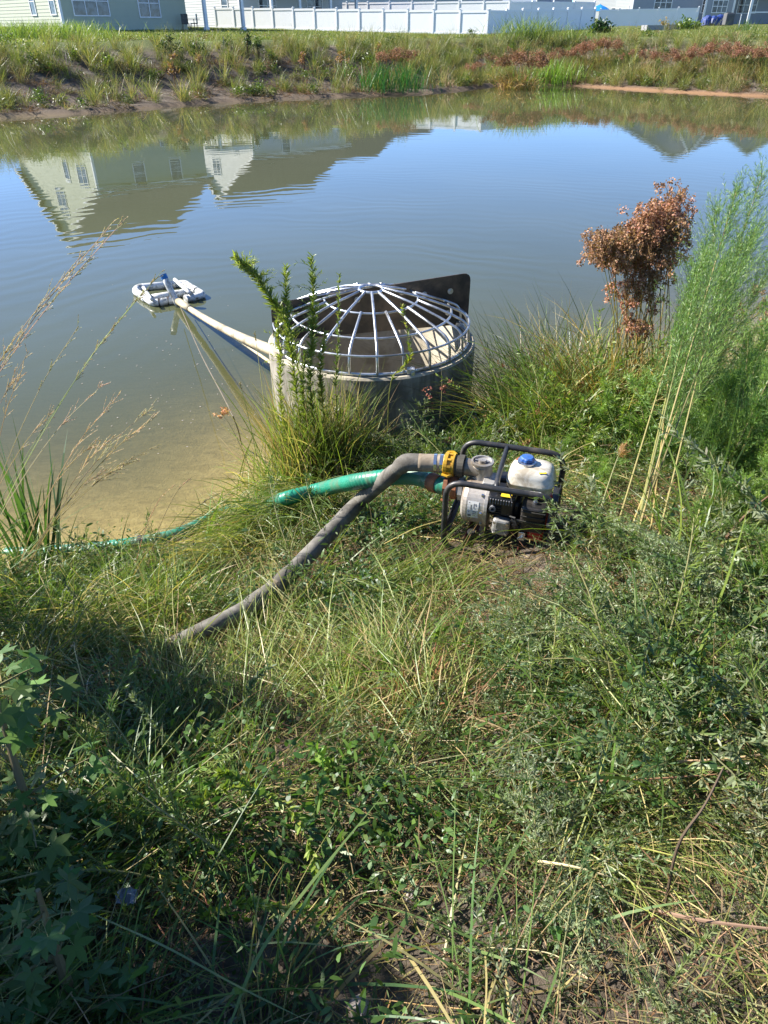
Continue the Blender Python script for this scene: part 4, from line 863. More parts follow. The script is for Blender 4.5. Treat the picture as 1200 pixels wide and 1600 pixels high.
def fennel_frond(b, path, nb, bl, col, nl=16, ll=.018, lw=.0011, t0=.15, sc=(.10, .11, .04), up=.35, r=(.003, .001), stemcol=(.20, .19, .09)):
    """a stem set with thin side branches that carry needle leaves"""
    path = np.asarray(path); m = len(path) - 1
    stem(b, path, r[0], r[1], stemcol, 5)
    for k in range(nb):
        t = t0 + (1 - t0) * (k + rnd.random()) / nb; t = min(t, .995); i = min(int(t * m), m - 1); p = path[i] + (path[i + 1] - path[i]) * (t * m - i); T = path[i + 1] - path[i]
        T /= np.linalg.norm(T); a = rnd.uniform(0, 6.28); X = np.cross(T, (math.cos(a), math.sin(a), .3)); X /= np.linalg.norm(X) + 1e-9
        D = T * .85 + X * rnd.uniform(.35, .8); D[2] += up * .3; D /= np.linalg.norm(D); l = bl * rnd.uniform(.6, 1.2) * (1 - .65 * ((t - t0) / (1 - t0)) ** 1.5)
        tw = arcs(p[None], np.array([math.atan2(D[1], D[0])]), np.array([math.asin(max(-1, min(1, D[2])))]), np.array([rnd.uniform(-.3, .5)]), np.array([l]), 6, .04)[0]
        stem(b, tw, r[1] * .9, r[1] * .4, sc, 3); leaves_on(b, tw, nl, ll, lw, col, (.35, .9), .02, .3, .35, 3, updir=.1)
    return b
def pr_fennel(col=(.10, .15, .035), L=.34):
    b = MB(); path = arcs(np.zeros((1, 3)), np.zeros(1), U(.3, 1.0, 1), U(.4, 1.2, 1), np.array([L]), 9, .05)[0]; return fennel_frond(b, path, 16, L * .3, col, 16, .017, .0024, .1, r=(.0018, .0009))
def pr_broad(col=(.07, .13, .03), n=12, ll=.035, lw=.014, H=.16):
    b = MB(); path = arcs(np.zeros((1, 3)), U(0, 6, 1), U(1.0, 1.5, 1), U(0, .4, 1), np.array([H]), 6, .05)[0]; stem(b, path, .0018, .001, (.10, .14, .05), 4); leaves_on(b, path, n, ll, lw, col, (.8, 1.3), .15, .7, .4, 5, wprof=(.2, .9, 1, .6, .02)); return b
def pr_twig(n=14):
    b = MB(); root = rg.normal(0, .08, (n, 3)) * (1, 1, .2) + (0, 0, .015)
    P = arcs(root, U(0, 6.28, n), U(-.15, .5, n), U(-.3, .5, n), U(.08, .35, n), 6, .12)
    for k in range(n): stem(b, P[k], rnd.uniform(.0008, .0022), .0006, tuple(jit(1, DEAD if rnd.random() < .6 else BROWN, .3)[0]), 3)
    return b
def pr_mulch(n=150, r=.16):             # chopped dead bits lying on the soil
    b = MB(); root = np.stack([rg.normal(0, r * .6, n), rg.normal(0, r * .6, n), U(.002, .022, n)], 1)
    blades(b, n, root, U(0, 6.28, n), U(-.15, .3, n), U(-.1, .5, n), U(.02, .11, n), U(.0012, .0035, n), [STRAW, DEAD, BROWN, (.09, .11, .04)], (.25, .3, .25, .2), 3, v=.4); return b
C_mug = proto_coll('mugwort_sprig', [(pr_mugwort(rnd.uniform(.22, .36), c), 'leaf') for c in ((.155, .180, .10), (.165, .195, .115), (.125, .165, .07), (.105, .15, .06), (.18, .20, .12), (.12, .16, .065))])
C_tuft = proto_coll('grass_tuft', [(pr_tuft(), 'leaf') for _ in range(4)] + [(pr_tuft(30, (.25, .6), .0045, (GREEN, YGREEN), (.6, .4)), 'leaf') for _ in range(2)])
C_lay = proto_coll('flattened_grass', [(pr_lay(), 'dry_leaf') for _ in range(1)] + [(pr_lay(44, (.2, .5), .0035, ((.13, .17, .045), (.18, .20, .06), STRAW), (.55, .3, .15)), 'leaf') for _ in range(5)])
C_carp = proto_coll('creeping_weed', [(pr_carpet(col=c, ll=l, lw=w_), 'leaf') for c, l, w_ in (((.05, .095, .028), .015, .0075), ((.07, .12, .03), .019, .006), ((.085, .12, .045), .016, .004), ((.045, .08, .03), .022, .007), ((.06, .11, .035), .016, .005))])
C_fen = proto_coll('feathery_weed', [(pr_fennel(c), 'leaf') for c in ((.10, .15, .035), (.08, .13, .035), (.13, .17, .04), (.07, .12, .045))])
C_broad = proto_coll('broad_weed', [(pr_broad(c), 'leaf') for c in ((.07, .13, .03), (.10, .17, .035), (.06, .12, .035))])
C_twig = proto_coll('twigs', [(pr_twig(), 'dry_leaf') for _ in range(3)])
C_mulch = proto_coll('mulch', [(pr_mulch(), 'dry_leaf') for _ in range(4)])

PUMPXY = np.array(pump.location)[:2]
def hosed(x, y):                        # distance to the grey hose on the ground
    d = np.full(x.shape, 9.)
    for p in hp[::4]: d = np.minimum(d, np.hypot(x - p[0], y - p[1]))
    return d
def bare(x, y):                         # 1 where soil shows
    v = vnoise(x, y, 2.3, 9) * .5 + .5; n2 = vnoise(x, y, 5.5, 2) * .25
    a = np.exp(-(((x + .02) / .42) ** 2 + ((y - .62) / .40) ** 2)) * 1.9
    a = np.maximum(a, np.exp(-(((x + .35) / .25) ** 2 + ((y - .95) / .22) ** 2)) * .7)
    a = np.maximum(a, np.exp(-(((x - PUMPXY[0]) / .36) ** 2 + ((y - PUMPXY[1] + .02) / .27) ** 2)) * 1.5)
    return np.clip(a + (v - .5) * .35 + n2, 0, 1)
def sow(n, box_, dens=None, zoff=0.0, shore=.06, nopump=True, hose_gap=.0):
    x = U(box_[0], box_[1], n); y = U(box_[2], box_[3], n); s = sdist(x, y); ok = s > shore
    ok &= np.hypot(x - RX, y - RY) > .80
    if nopump: 
        c, s_ = math.cos(-PR), math.sin(-PR); dx, dy = x - PUMPXY[0], y - PUMPXY[1]; lx = dx * c - dy * s_; ly = dx * s_ + dy * c
        ok &= ~((np.abs(lx - .04) < HL + .10) & (np.abs(ly + .14) < HW + .18))
    if hose_gap: ok &= hosed(x, y) > hose_gap
    if dens is not None: ok &= rg.random(n) < dens(x, y)
    x, y = x[ok], y[ok]; return np.stack([x, y, zt(x, y) + zoff], 1)
FB = (-3.0, 3.4, .15, 6.2)
def nz(p, lo=.65, hi=1.0): return lo + hi * np.clip(vnoise(p[:, 0], p[:, 1], 2.6, 50) + .35, 0, 1.2)
def open_(x, y): return 1 - .93 * bare(x, y)
rightside = lambda x, y: sstep(-.1, .9, x + .25 * vnoise(x, y, 1.7, 4))
p = sow(5200, FB, lambda x, y: open_(x, y) * (.12 + .75 * (vnoise(x, y, 2.0, 1) > -.05))); scatter('creeping_weeds', C_carp, p, U(.8, 1.5, len(p)) * nz(p), 'low creeping green weeds covering the near bank', .25)
p = sow(5200, FB, lambda x, y: open_(x, y) * (.16 + .74 * rightside(x, y)), hose_gap=.07); scatter('mugwort_cover', C_mug, p, U(.8, 1.5, len(p)) * nz(p), 'grey green feathery weeds flopped over the near bank', .3)
p = sow(1100, FB, lambda x, y: (sdist(x, y) > .22) * open_(x, y) * (.35 + .55 * (vnoise(x, y, 1.4, 7) > 0) + .2 * (x < -.6)), hose_gap=.09); scatter('loose_grass', C_tuft, p, U(.5, 1.0, len(p)) * nz(p), 'loose green grass growing on the near bank', .25)
p = sow(2100, FB, lambda x, y: (bare(x, y) < .55) * (sdist(x, y) > .2) * open_(x, y) * (.22 + .6 * (vnoise(x, y, 1.8, 12) > .05)), hose_gap=.07); scatter('flattened_grass', C_lay, p + (0, 0, .02), U(.5, 1.1, len(p)), 'cut and flattened straw coloured grass lying on the near bank', .15, az=.4 + 3.2 * vnoise(p[:, 0], p[:, 1], 1.5, 8) + rg.normal(0, .45, len(p)))
p = sow(3000, FB, lambda x, y: (sdist(x, y) > .22) * open_(x, y) * (.15 + .5 * (x < -.2) + .25 * (vnoise(x, y, 2.2, 21) > .2)), hose_gap=.08); scatter('feathery_weeds', C_fen, p, U(.7, 1.3, len(p)) * nz(p), 'fine feathery green weeds spreading over the near bank', .35)
p = sow(380, FB, lambda x, y: open_(x, y) * (.25 + .5 * (vnoise(x, y, 2.7, 31) > .2)), hose_gap=.07); scatter('broad_weeds', C_broad, p, U(.7, 1.3, len(p)) * nz(p), 'small broad leaved weeds among the grass of the near bank', .25)
p = sow(1200, FB, lambda x, y: 1 - .6 * bare(x, y), nopump=False); scatter('twig_litter', C_twig, p, U(.6, 1.3, len(p)), 'dead twigs and stems littering the near bank', .08)
p = sow(2300, FB, lambda x, y: 1 - .35 * bare(x, y), shore=-.0, nopump=False); scatter('mulch', C_mulch, p, U(.7, 1.4, len(p)), 'chopped dead stalks lying on the soil of the near bank', .05)

# ================================================================== PLANTS THAT CAN BE POINTED AT
def root_at(name, px, py, label, cat, group=None, up=0, xyz=None):
    g = G(px, py) if xyz is None else np.array(xyz); g = g.copy(); g[2] = zt1(g[0], g[1]) if xyz is None or len(xyz) < 4 else g[2]
    return empty(name, g[:3] + np.array([0, 0, up]), label, cat, group), g[:3]
def V3(*a): return np.array(a, float)
# ---- woolgrass clump with brown heads
def seed_cluster(b, c, r, n, col=((.28, .160, .10), (.36, .22, .145), (.18, .10, .062))):
    """drooping brown spikelet cluster"""
    pos = c + rg.normal(0, 1, (n, 3)) * np.array([r * .5, r * .5, r * .62]); P = arcs(pos, U(0, 6.28, n), U(-1.4, .3, n), U(0, .5, n), U(.009, .015, n), 3)
    strips(b, P, (U(.007, .011, n))[:, None] * np.array([.6, 1, .3])[None], mixcol(n, col, v=.35))
def woolgrass(px, py, label, n_st, H, targets=None, spread=.12, heads=14, rhead=.035, seedn=34, group=None, blade_n=70, xyz=None, hi=True):
    t, g = root_at('bulrush_clump', px, py, label, 'bulrush', group, xyz=xyz)
    for k in range(n_st):
        q = V3(rnd.gauss(0, spread), rnd.gauss(0, spread * .7), 0)
        tip = (targets[k % len(targets)] - g + rg.normal(0, .03, 3)) if targets is not None else V3(q[0] * 2.2, q[1] * 2.2, H * rnd.uniform(.8, 1.05))
        path = spline([q, q + (tip - q) * .5 + V3(0, 0, H * .06), tip], 9)
        b = MB(); stem(b, path, .004 if hi else .008, .002 if hi else .005, tuple(jit(1, (.22, .17, .06), .25)[0]), 5); st = b.obj('stalk', 'dry_leaf', t)
        b = MB()
        for j in range(heads):
            a = rnd.uniform(0, 6.28); rr = rnd.uniform(.15, 1) * rhead * 2.4; e = tip + V3(math.cos(a) * rr, math.sin(a) * rr, rnd.uniform(-1.1, 1.0) * rhead * 1.6)
            if hi: stem(b, spline([tip - V3(0, 0, .06), (tip + e) / 2 + V3(0, 0, .03), e], 5), .0011, .0007, (.20, .12, .06), 3)
            seed_cluster(b, e, rhead * rnd.uniform(.28, .55), seedn // 2) if hi else blades(b, 12, e + rg.normal(0, rhead * .5, (12, 3)), U(0, 6.28, 12), U(-1, 1, 12), U(0, 1, 12), U(.04, .08, 12), .035, [(.235, .125, .085), (.17, .09, .06)], k=3)
        b.obj('seed_head', 'dry_leaf', st)
    b = MB(); n = blade_n; root = rg.normal(0, spread, (n, 3)) * (1, .8, 0)
    blades(b, n, root, U(0, 6.28, n), U(.9, 1.5, n), U(.5, 2.3, n), U(.45, .95, n) * H, U(.005, .009, n) * (1 if hi else 2.5), [(.24, .17, .05), (.30, .22, .09), (.10, .12, .03), (.20, .11, .05)], (.35, .25, .25, .15), 8, v=.3)
    b.obj('foliage', 'dry_leaf', t); return t
tg = []
for px, py in ((958, 372), (985, 400), (1012, 355), (1035, 335), (1050, 320), (1015, 415), (972, 375), (1035, 372), (948, 350), (1055, 345), (998, 425), (1025, 310), (990, 350), (968, 398), (1010, 385), (1000, 330), (1020, 345), (980, 350), (1040, 355), (1005, 365)):
    tg.append(PY(px, py + 12, 4.25 + rnd.uniform(-.15, .15)))
woolgrass(0, 0, 'bulrush clump with large drooping rust brown seed heads, tallest plant right of the riser', 30, 1.3, tg, .14, 30, .050, 58, xyz=(1.62, 4.25, 0), blade_n=230)
tg = [PY(px, py, 4.2 + rnd.uniform(-.1, .1)) for px, py in ((985, 480), (1005, 500), (975, 510), (1010, 470), (990, 520), (1000, 455))]
woolgrass(0, 0, 'shorter bulrush with faded brown heads hanging below the tall rust brown heads', 7, 1.0, tg, .07, 8, .030, 50, xyz=(1.55, 4.15, 0), blade_n=50)
tg = [PY(px, py, 4.9 + rnd.uniform(-.1, .1)) for px, py in ((1185, 460), (1200, 475), (1145, 480), (1125, 540), (1190, 500))]
woolgrass(0, 0, 'dark bulrush with small brown heads at the right edge behind the feathery weeds', 8, .95, tg, .10, 6, .026, 40, xyz=(2.3, 4.9, 0), blade_n=60)
# ---- tall feathery dog fennel
def fennel_plant(px, py, label, tips, nb=70, bl=.20, col=((.13, .21, .055), (.17, .25, .065), (.09, .16, .055)), xyz=None, nl=30, ll=.030, r=(.0052, .0016), t0=.42, group=None, lw=.0030):
    t, g = root_at('dog_fennel', px, py, label, 'weed', group, xyz=xyz)
    for k, tp in enumerate(tips):
        tip = tp - g; q = rg.normal(0, .05, 3) * (1, 1, 0); path = spline([q, q + (tip - q) * .35 + V3(0, 0, .05), q + (tip - q) * .7 + V3(0, 0, .06), tip], 16)
        b = MB(); stem(b, path, r[0] * .72, r[1], tuple(jit(1, (.22, .19, .09), .3)[0]), 6); st = b.obj('stalk', 'dry_leaf', t)
        b = MB(); fennel_frond(b, path, nb, bl, col, nl, ll, lw, t0, up=.6, r=(.001, .0009)); b.obj('frond', 'leaf', st)
    return t
fennel_plant(975, 880, 'tall feathery green weed on long bare pale stems right of the bulrush', [PY(1150, 300, 3.7), PY(1100, 390, 3.6), PY(1180, 360, 3.5), PY(1075, 470, 3.55), PY(1130, 420, 3.4), PY(1050, 520, 3.5), PY(1110, 520, 3.4), PY(1085, 430, 3.6)], 100, .38, ((.15, .24, .065), (.20, .29, .08), (.11, .18, .06)), t0=.42)
fennel_plant(955, 870, 'thin bare pale stem with a small reddish top before the tall feathery weed', [PY(972, 700, 2.95)], 10, .08, ((.22, .14, .06),), t0=.75)
fennel_plant(0, 0, 'tall feathery weed leaning over the water behind the pale stemmed one', [PY(1190, 275, 4.1), PY(1120, 330, 4.0), PY(1160, 380, 4.0), PY(1090, 420, 3.9), PY(1200, 420, 4.0), PY(1060, 560, 3.9), PY(1140, 480, 4.0)], 90, .36, ((.15, .24, .065), (.20, .29, .08), (.11, .18, .06)), xyz=(1.75, 3.6, 0), t0=.35)
fennel_plant(0, 0, 'bright green feathery weed standing at the right edge of the frame', [PY(1170, 520, 3.0), PY(1205, 480, 3.0), PY(1140, 600, 2.9), PY(1220, 560, 2.8), PY(1190, 640, 2.7), PY(1110, 680, 2.8)], 70, .22, xyz=(1.52, 2.75, 0), t0=.2)
fennel_plant(0, 0, 'lower feathery green weed on the right bank between the bright one and the pump', [PY(1060, 640, 3.3), PY(1090, 600, 3.2), PY(1120, 660, 3.1), PY(1040, 700, 3.0), PY(1085, 720, 2.9)], 50, .18, xyz=(1.35, 3.0, 0), t0=.15)
fennel_plant(0, 0, 'yellow green feathery weed low at the right edge beside the brown flattened stalks', [PY(1160, 1150, 1.55), PY(1190, 1100, 1.6), PY(1130, 1230, 1.4), PY(1200, 1250, 1.35), PY(1170, 1300, 1.3)], 26, .10, ((.16, .20, .04), (.12, .17, .04)), xyz=(.82, 1.35, 0), t0=.1, nl=14, ll=.016, r=(.003, .001))
# the weeds massed on the right bank: one of each kind, then copies
mass = fennel_plant(0, 0, 'bright green feathery weed in the mass on the right bank', [V3(1.5, 3.4, 0) + V3(rnd.uniform(-.22, .22), rnd.uniform(-.2, .2), .35 + rnd.uniform(.35, .75)) for _ in range(9)], 50, .18, ((.15, .24, .06), (.20, .29, .075), (.11, .18, .05)), xyz=(1.5, 3.4, 0), t0=.08, nl=24, ll=.030, lw=.0036, group='feathery weeds massed on the right bank')
for k, (x, y, sc) in enumerate(((1.9, 3.1, 1.0), (1.3, 3.75, .9), (2.1, 3.7, 1.15), (1.7, 4.2, 1.0), (1.9, 3.95, 1.1), (1.5, 3.1, .8), (2.5, 4.2, 1.0), (2.1, 4.8, .9), (1.75, 2.5, .8), (1.35, 2.35, .62), (1.05, 2.95, .5), (1.15, 4.05, .62), (2.9, 5.2, 1.0), (1.75, 3.3, 1.15), (1.95, 2.75, 1.0), (1.6, 2.75, .85), (2.2, 3.3, 1.2), (2.5, 3.7, 1.2), (1.5, 2.3, .75), (1.35, 1.9, .55), (1.65, 2.05, .7), (1.0, 3.45, .5))):
    o = copy_tree(mass); o.location = (x, y, zt1(x, y)); o.rotation_euler.z = rnd.uniform(0, 6.28); o.scale = (sc, sc, sc)
# ---- goldenrod stems before the riser
def leafy(px, py, label, path_px, Y, ll=.035, lw=.005, n=150, col=((.17, .20, .05), (.23, .26, .07), (.13, .17, .045)), xyz=None, r=(.004, .0012), t0=.18, side=0):
    t, g = root_at('goldenrod', px, py, label, 'weed', xyz=xyz); pts = [O3] + [PY(a, c, y) - g for (a, c), y in zip(path_px, Y)]; path = spline(pts, 18)
    b = MB(); stem(b, path, r[0], r[1], (.17, .17, .06), 6); st = b.obj('stalk', 'leaf', t)
    b = MB(); leaves_on(b, path, n, ll, lw, col, (.5, 1.0), t0, .7, .45, 4)
    for k in range(side):
        s = int(rnd.uniform(.55, .95) * 17); a = rnd.uniform(0, 6.28); tw = arcs(path[s][None], np.array([a]), U(.3, 1, 1), U(.2, .8, 1), U(.05, .12, 1), 5)[0]; stem(b, tw, .001, .0006, (.17, .17, .06), 3); leaves_on(b, tw, 12, ll * .5, lw * .6, col, (.4, 1), .1, .4, .3, 3)
    b.obj('leaf_spray', 'leaf', st); return t
leafy(0, 0, 'leafy yellow green goldenrod leaning left over the water in front of the riser', [(455, 530), (425, 470), (398, 430), (368, 402)], (4.05, 4.05, 4.05, 4.05), .085, .011, 460, xyz=(-.42, 4.1, 0), side=30)
leafy(0, 0, 'tall straight leafy goldenrod, the highest against the rack', [(485, 600), (490, 500), (487, 400)], (4.0, 4.0, 4.0), .075, .010, 460, xyz=(-.42, 3.98, 0), side=22)
leafy(0, 0, 'leafy green stem standing between the leaning goldenrod and the tall straight one', [(462, 600), (450, 520), (446, 415)], (4.02, 4.02, 4.02), .07, .010, 440, xyz=(-.50, 4.0, 0), side=22)
leafy(0, 0, 'slim leafy stem in front of the left side of the dome rack', [(525, 620), (528, 530), (530, 428)], (4.0, 4.0, 4.0), .045, .009, 230, xyz=(-.27, 3.98, 0))
leafy(0, 0, 'lone yellowing leafy stem in front of the centre right of the dome rack', [(610, 600), (640, 560), (628, 478)], (4.1, 4.1, 4.12), .06, .014, 90, ((.22, .22, .05), (.14, .17, .04)), xyz=(.02, 4.05, 0), t0=.35)
leafy(0, 0, 'bushy goldenrod stem low against the left edge of the riser', [(440, 640), (438, 560), (432, 500)], (4.0, 4.0, 4.0), .055, .011, 300, xyz=(-.55, 3.95, 0), side=10)
leafy(0, 0, 'half height goldenrod stem with bronze tinged leaves before the riser left', [(505, 640), (500, 580), (508, 520)], (3.98, 3.98, 3.98), .055, .011, 300, ((.17, .17, .05), (.14, .18, .04)), xyz=(-.36, 3.95, 0), side=10)
leafy(0, 0, 'dense short goldenrod in front of the two tallest stems', [(478, 660), (472, 610), (476, 550)], (3.93, 3.93, 3.93), .055, .011, 300, xyz=(-.45, 3.9, 0), side=10)
# generic grass clump
def clump(name, label, cat, xyz, n, L, w, el, bend, az=(0, 6.283), spread=.07, cols=(GREEN, YGREEN, STRAW), p=(.5, .35, .15), k=8, extra=None, mat='leaf', pivot=None, tip=None, v=.3):
    z = zt1(xyz[0], xyz[1]) if len(xyz) < 3 else xyz[2]; b = MB(); root = rg.normal(0, spread, (n, 3)) * (1, .8, 0)
    blades(b, n, root, U(*az, n), U(*el, n), U(*bend, n), U(*L, n), U(.6, 1.3, n) * w, cols, p, k, v=v, tip=tip); o = b.obj(name, mat); o.location = (xyz[0], xyz[1], z)
    return tag(o, label, cat)
clump('grass_clump', 'dense bright green grass clump against the left front of the riser', 'grass clump', (-.44, 4.0), 1100, (.35, .85), .006, (1.15, 1.55), (.0, .8), spread=.13, cols=((.11, .15, .04), (.15, .19, .05), DEAD, STRAW), p=(.4, .25, .15, .2))
clump('grass_clump', 'brown and green grass at the foot of the concrete riser, right of the goldenrods', 'grass clump', (-.14, 3.98), 450, (.2, .48), .006, (.9, 1.45), (.4, 2.0), spread=.11, cols=((.12, .12, .05), STRAW, DEAD, (.09, .13, .03)), p=(.3, .25, .15, .3))
clump('grass_clump', 'yellow green grass spilling over the water edge left of the riser', 'grass clump', (-.70, 4.0), 420, (.2, .55), .005, (.5, 1.4), (.4, 1.6), spread=.09, cols=((.15, .20, .05), STRAW, (.10, .15, .035)), p=(.5, .2, .3))
# the mound of drooping grass by the water
for dx, dy, lb, cc in ((0, 0, 'big mound of drooping green grass at the water edge left of the grey hose', ((.11, .15, .04), (.16, .19, .055), STRAW)),
                       (.22, .12, 'drooping grass mound between the green hose and the grey hose', ((.10, .14, .04), (.13, .15, .05), STRAW)), (-.14, -.36, 'straw tinged drooping grass mound lower left beside the water', ((.12, .14, .045), STRAW, (.16, .17, .06)))):
    clump('grass_clump', lb, 'grass clump', (-.60 + dx, 3.36 + dy), 800, (.3, .65), .005, (.35, 1.25), (.9, 2.2), az=(3.4, 5.7), spread=.12, cols=cc, p=(.5, .3, .2))
clump('grass_clump', 'crest of the grass mound hiding the dip of the green hose', 'grass clump', (-.84, 3.50), 520, (.22, .45), .0045, (.5, 1.4), (.6, 1.8), spread=.10, cols=((.12, .15, .045), (.15, .17, .055), STRAW), p=(.45, .3, .25))
clump('grass_clump', 'long pale green grass combed flat to the right of the lower grey hose', 'grass clump', (-.08, 2.15), 420, (.4, .75), .004, (.15, .6), (.2, 1.0), az=(-.5, .9), spread=.10, cols=((.17, .21, .06), (.13, .17, .045), STRAW), p=(.5, .3, .2))
clump('grass_clump', 'long arching green grass on the bank below the pump', 'grass clump', (-.14, 2.30), 420, (.28, .52), .005, (.3, .8), (.6, 1.4), az=(-.9, .5), spread=.10, cols=((.15, .20, .05), (.12, .16, .04), STRAW), p=(.5, .3, .2))
clump('grass_clump', 'green and straw grass fanned out on the bank in the middle of the frame', 'grass clump', (.05, 1.62), 220, (.18, .4), .004, (.1, .9), (.3, 1.4), az=(1.2, 4.6), spread=.06, cols=((.13, .19, .05), (.10, .15, .045), STRAW), p=(.5, .3, .2))
clump('cut_stub', 'tuft of reddish brown cut stalks sticking up from the middle of the bank', 'grass clump', (.10, 1.50), 110, (.07, .2), .008, (.5, 1.4), (-.2, .8), az=(0, 6.28), spread=.045, cols=((.30, .13, .08), (.25, .16, .10), DEAD), p=(.45, .3, .25), mat='dry_leaf', k=5)
clump('dead_grass', 'grey brown dead grass round the reddish cut stalks', 'grass clump', (.15, 1.42), 260, (.12, .36), .004, (.0, .9), (.2, 1.3), spread=.09, cols=(DEAD, STRAW, BROWN), p=(.5, .25, .25), mat='dry_leaf')
clump('reed_clump', 'dark green stiff cattail leaves at the left edge beside the water', 'cattail', (-1.86, 3.0), 34, (.55, .95), .018, (1.1, 1.52), (-.1, .5), az=(.5, 3.6), spread=.07, cols=((.028, .06, .022), (.04, .08, .025)), p=(.6, .4), k=7)
clump('reed_clump', 'single broad green blade rising at the water edge above the green hose', 'grass clump', (-1.02, 3.20), 3, (.35, .5), .012, (1.0, 1.3), (.0, .2), az=(.7, 1.1), spread=.01, cols=((.10, .17, .04),), p=None, k=6)
for i, (x, y, n, lb) in enumerate(((-1.58, 2.55, 420, 'feathery pale green grass at the left edge below the cattail leaves'), (-1.1, 2.34, 360, 'long green grass leaning right between the green hose and the left edge'), (-1.35, 2.2, 380, 'green grass thicket at the left edge halfway up the frame'), (-.95, 2.25, 320, 'green grass spread left of the grey hose end'))):
    clump('grass_clump', lb, 'grass clump', (x, y), n, (.2, .45), .005, (.4, 1.4), (.3, 1.6), spread=.13, cols=((.12, .17, .04), (.09, .13, .035), STRAW), p=(.5, .3, .2))
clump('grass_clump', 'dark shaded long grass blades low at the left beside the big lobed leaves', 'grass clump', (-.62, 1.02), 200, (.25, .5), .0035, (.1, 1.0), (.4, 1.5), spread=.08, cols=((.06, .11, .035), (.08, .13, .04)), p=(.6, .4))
clump('grass_clump', 'coarse green blades at the bottom edge left of the bare dirt', 'grass clump', (-.25, .62), 60, (.2, .45), .006, (.3, 1.2), (.3, 1.3), spread=.07, cols=((.08, .14, .05), STRAW), p=(.75, .25))
clump('grass_clump', 'coarse green blades at the bottom edge right of the bare dirt', 'grass clump', (.22, .66), 60, (.2, .42), .006, (.2, 1.1), (.3, 1.3), spread=.08, cols=((.10, .15, .05), STRAW), p=(.7, .3))
# rush clumps right of the riser
clump('rush_clump', 'dark wiry rush clump arching over the right rim of the riser', 'rush', (.88, 4.4), 760, (.6, 1.15), .0045, (.7, 1.5), (.4, 1.7), spread=.10, cols=((.045, .06, .025), (.10, .08, .05), (.07, .10, .03)), p=(.4, .3, .3), k=8)
clump('rush_clump', 'green wiry rush clump between the riser and the bulrush', 'rush', (1.2, 4.4), 900, (.6, 1.15), .006, (.8, 1.5), (.3, 1.5), spread=.13, cols=((.07, .11, .03), (.12, .16, .04), STRAW), p=(.5, .3, .2), k=8)
def rush_heads(x, y, n, label):
    t, g = root_at('rush_clump', 0, 0, label, 'rush', xyz=(x, y, 0))
    for k in range(n):
        a = rnd.uniform(0, 6.28); path = arcs(np.array([[rnd.gauss(0, .05), rnd.gauss(0, .05), 0]]), np.array([a]), U(.9, 1.4, 1), U(.5, 1.5, 1), U(.5, .85, 1), 9, .02)[0]
        b = MB(); stem(b, path, .0018, .0008, (.10, .07, .045), 4); st = b.obj('stalk', 'dry_leaf', t); b = MB()
        for j in range(5): seed_cluster(b, path[-1] + rg.normal(0, .016, 3), .010, 9, ((.20, .07, .06), (.30, .14, .10)))
        b.obj('seed_head', 'dry_leaf', st)
rush_heads(.78, 4.25, 22, 'thin rush stalks with tiny reddish brown heads hanging over the right of the riser')
rush_heads(1.1, 4.4, 14, 'thin rush stalks with tiny brown heads between riser and bulrush')
clump('sedge_clump', 'bronze and green upright blades at the foot of the tall brown bulrush', 'grass clump', (1.42, 4.15), 420, (.5, 1.0), .008, (1.05, 1.5), (.2, 1.4), spread=.12, cols=((.24, .17, .06), (.12, .16, .04), STRAW, (.16, .12, .05)), p=(.3, .35, .2, .15), mat='dry_leaf')
clump('sedge_clump', 'green blades with straw tips between the pump and the bulrush', 'grass clump', (1.12, 3.95), 520, (.4, .85), .006, (.9, 1.5), (.3, 1.4), spread=.14, cols=((.13, .18, .045), (.10, .15, .035), STRAW), p=(.45, .35, .2))
clump('sedge_clump', 'green blades crowding the right foot of the riser behind the pump', 'grass clump', (.74, 4.0), 420, (.2, .45), .006, (.9, 1.5), (.3, 1.6), spread=.12, cols=((.12, .17, .045), (.09, .13, .03), DEAD), p=(.45, .35, .2))
# leafy narrow leaved plants behind the pump
for i, (x, y, hh, lb) in enumerate(((.95, 4.0, .8, 'narrow leaved green plant behind the right of the pump frame'), (1.28, 4.0, .95, 'leafy green plant below the bulrush blades'), (.62, 3.85, .36, 'low leafy weed at the foot of the riser behind the pump'), (1.38, 3.75, .75, 'bright leafy plant right of the pump in front of the bulrush'), (1.12, 3.45, .5, 'yellow green leafy weed right behind the pump frame'), (.18, 3.75, .40, 'dusty green mugwort bush at the foot of the riser above the hose bend'))):
    t, g = root_at('leafy_weed', 0, 0, lb, 'weed', xyz=(x, y, 0))
    for k in range(9):
        path = arcs(np.array([[rnd.gauss(0, .07), rnd.gauss(0, .06), 0]]), U(0, 6.28, 1), U(.9, 1.5, 1), U(.1, .9, 1), U(.6, 1.1, 1) * hh, 10, .03)[0]; b = MB(); stem(b, path, .003, .001, (.14, .15, .06), 4); st = b.obj('stalk', 'leaf', t)
        b = MB(); leaves_on(b, path, 80, .055 if i != 5 else .02, .013 if i != 5 else .004, ((.11, .16, .04), (.15, .20, .05)) if i != 5 else (GREY, (.10, .13, .06)), (.6, 1.2), .1, .9, .4, 4)
        if i == 5:
            for q in range(8): tw = arcs(path[rnd.randrange(2, 9)][None], U(0, 6.28, 1), U(0, 1, 1), U(.2, .8, 1), U(.06, .12, 1), 5)[0]; leaves_on(b, tw, 16, .014, .0032, (GREY,), (.5, 1.1), .0, .4, .3, 3)
        b.obj('leaf_spray', 'leaf', st)
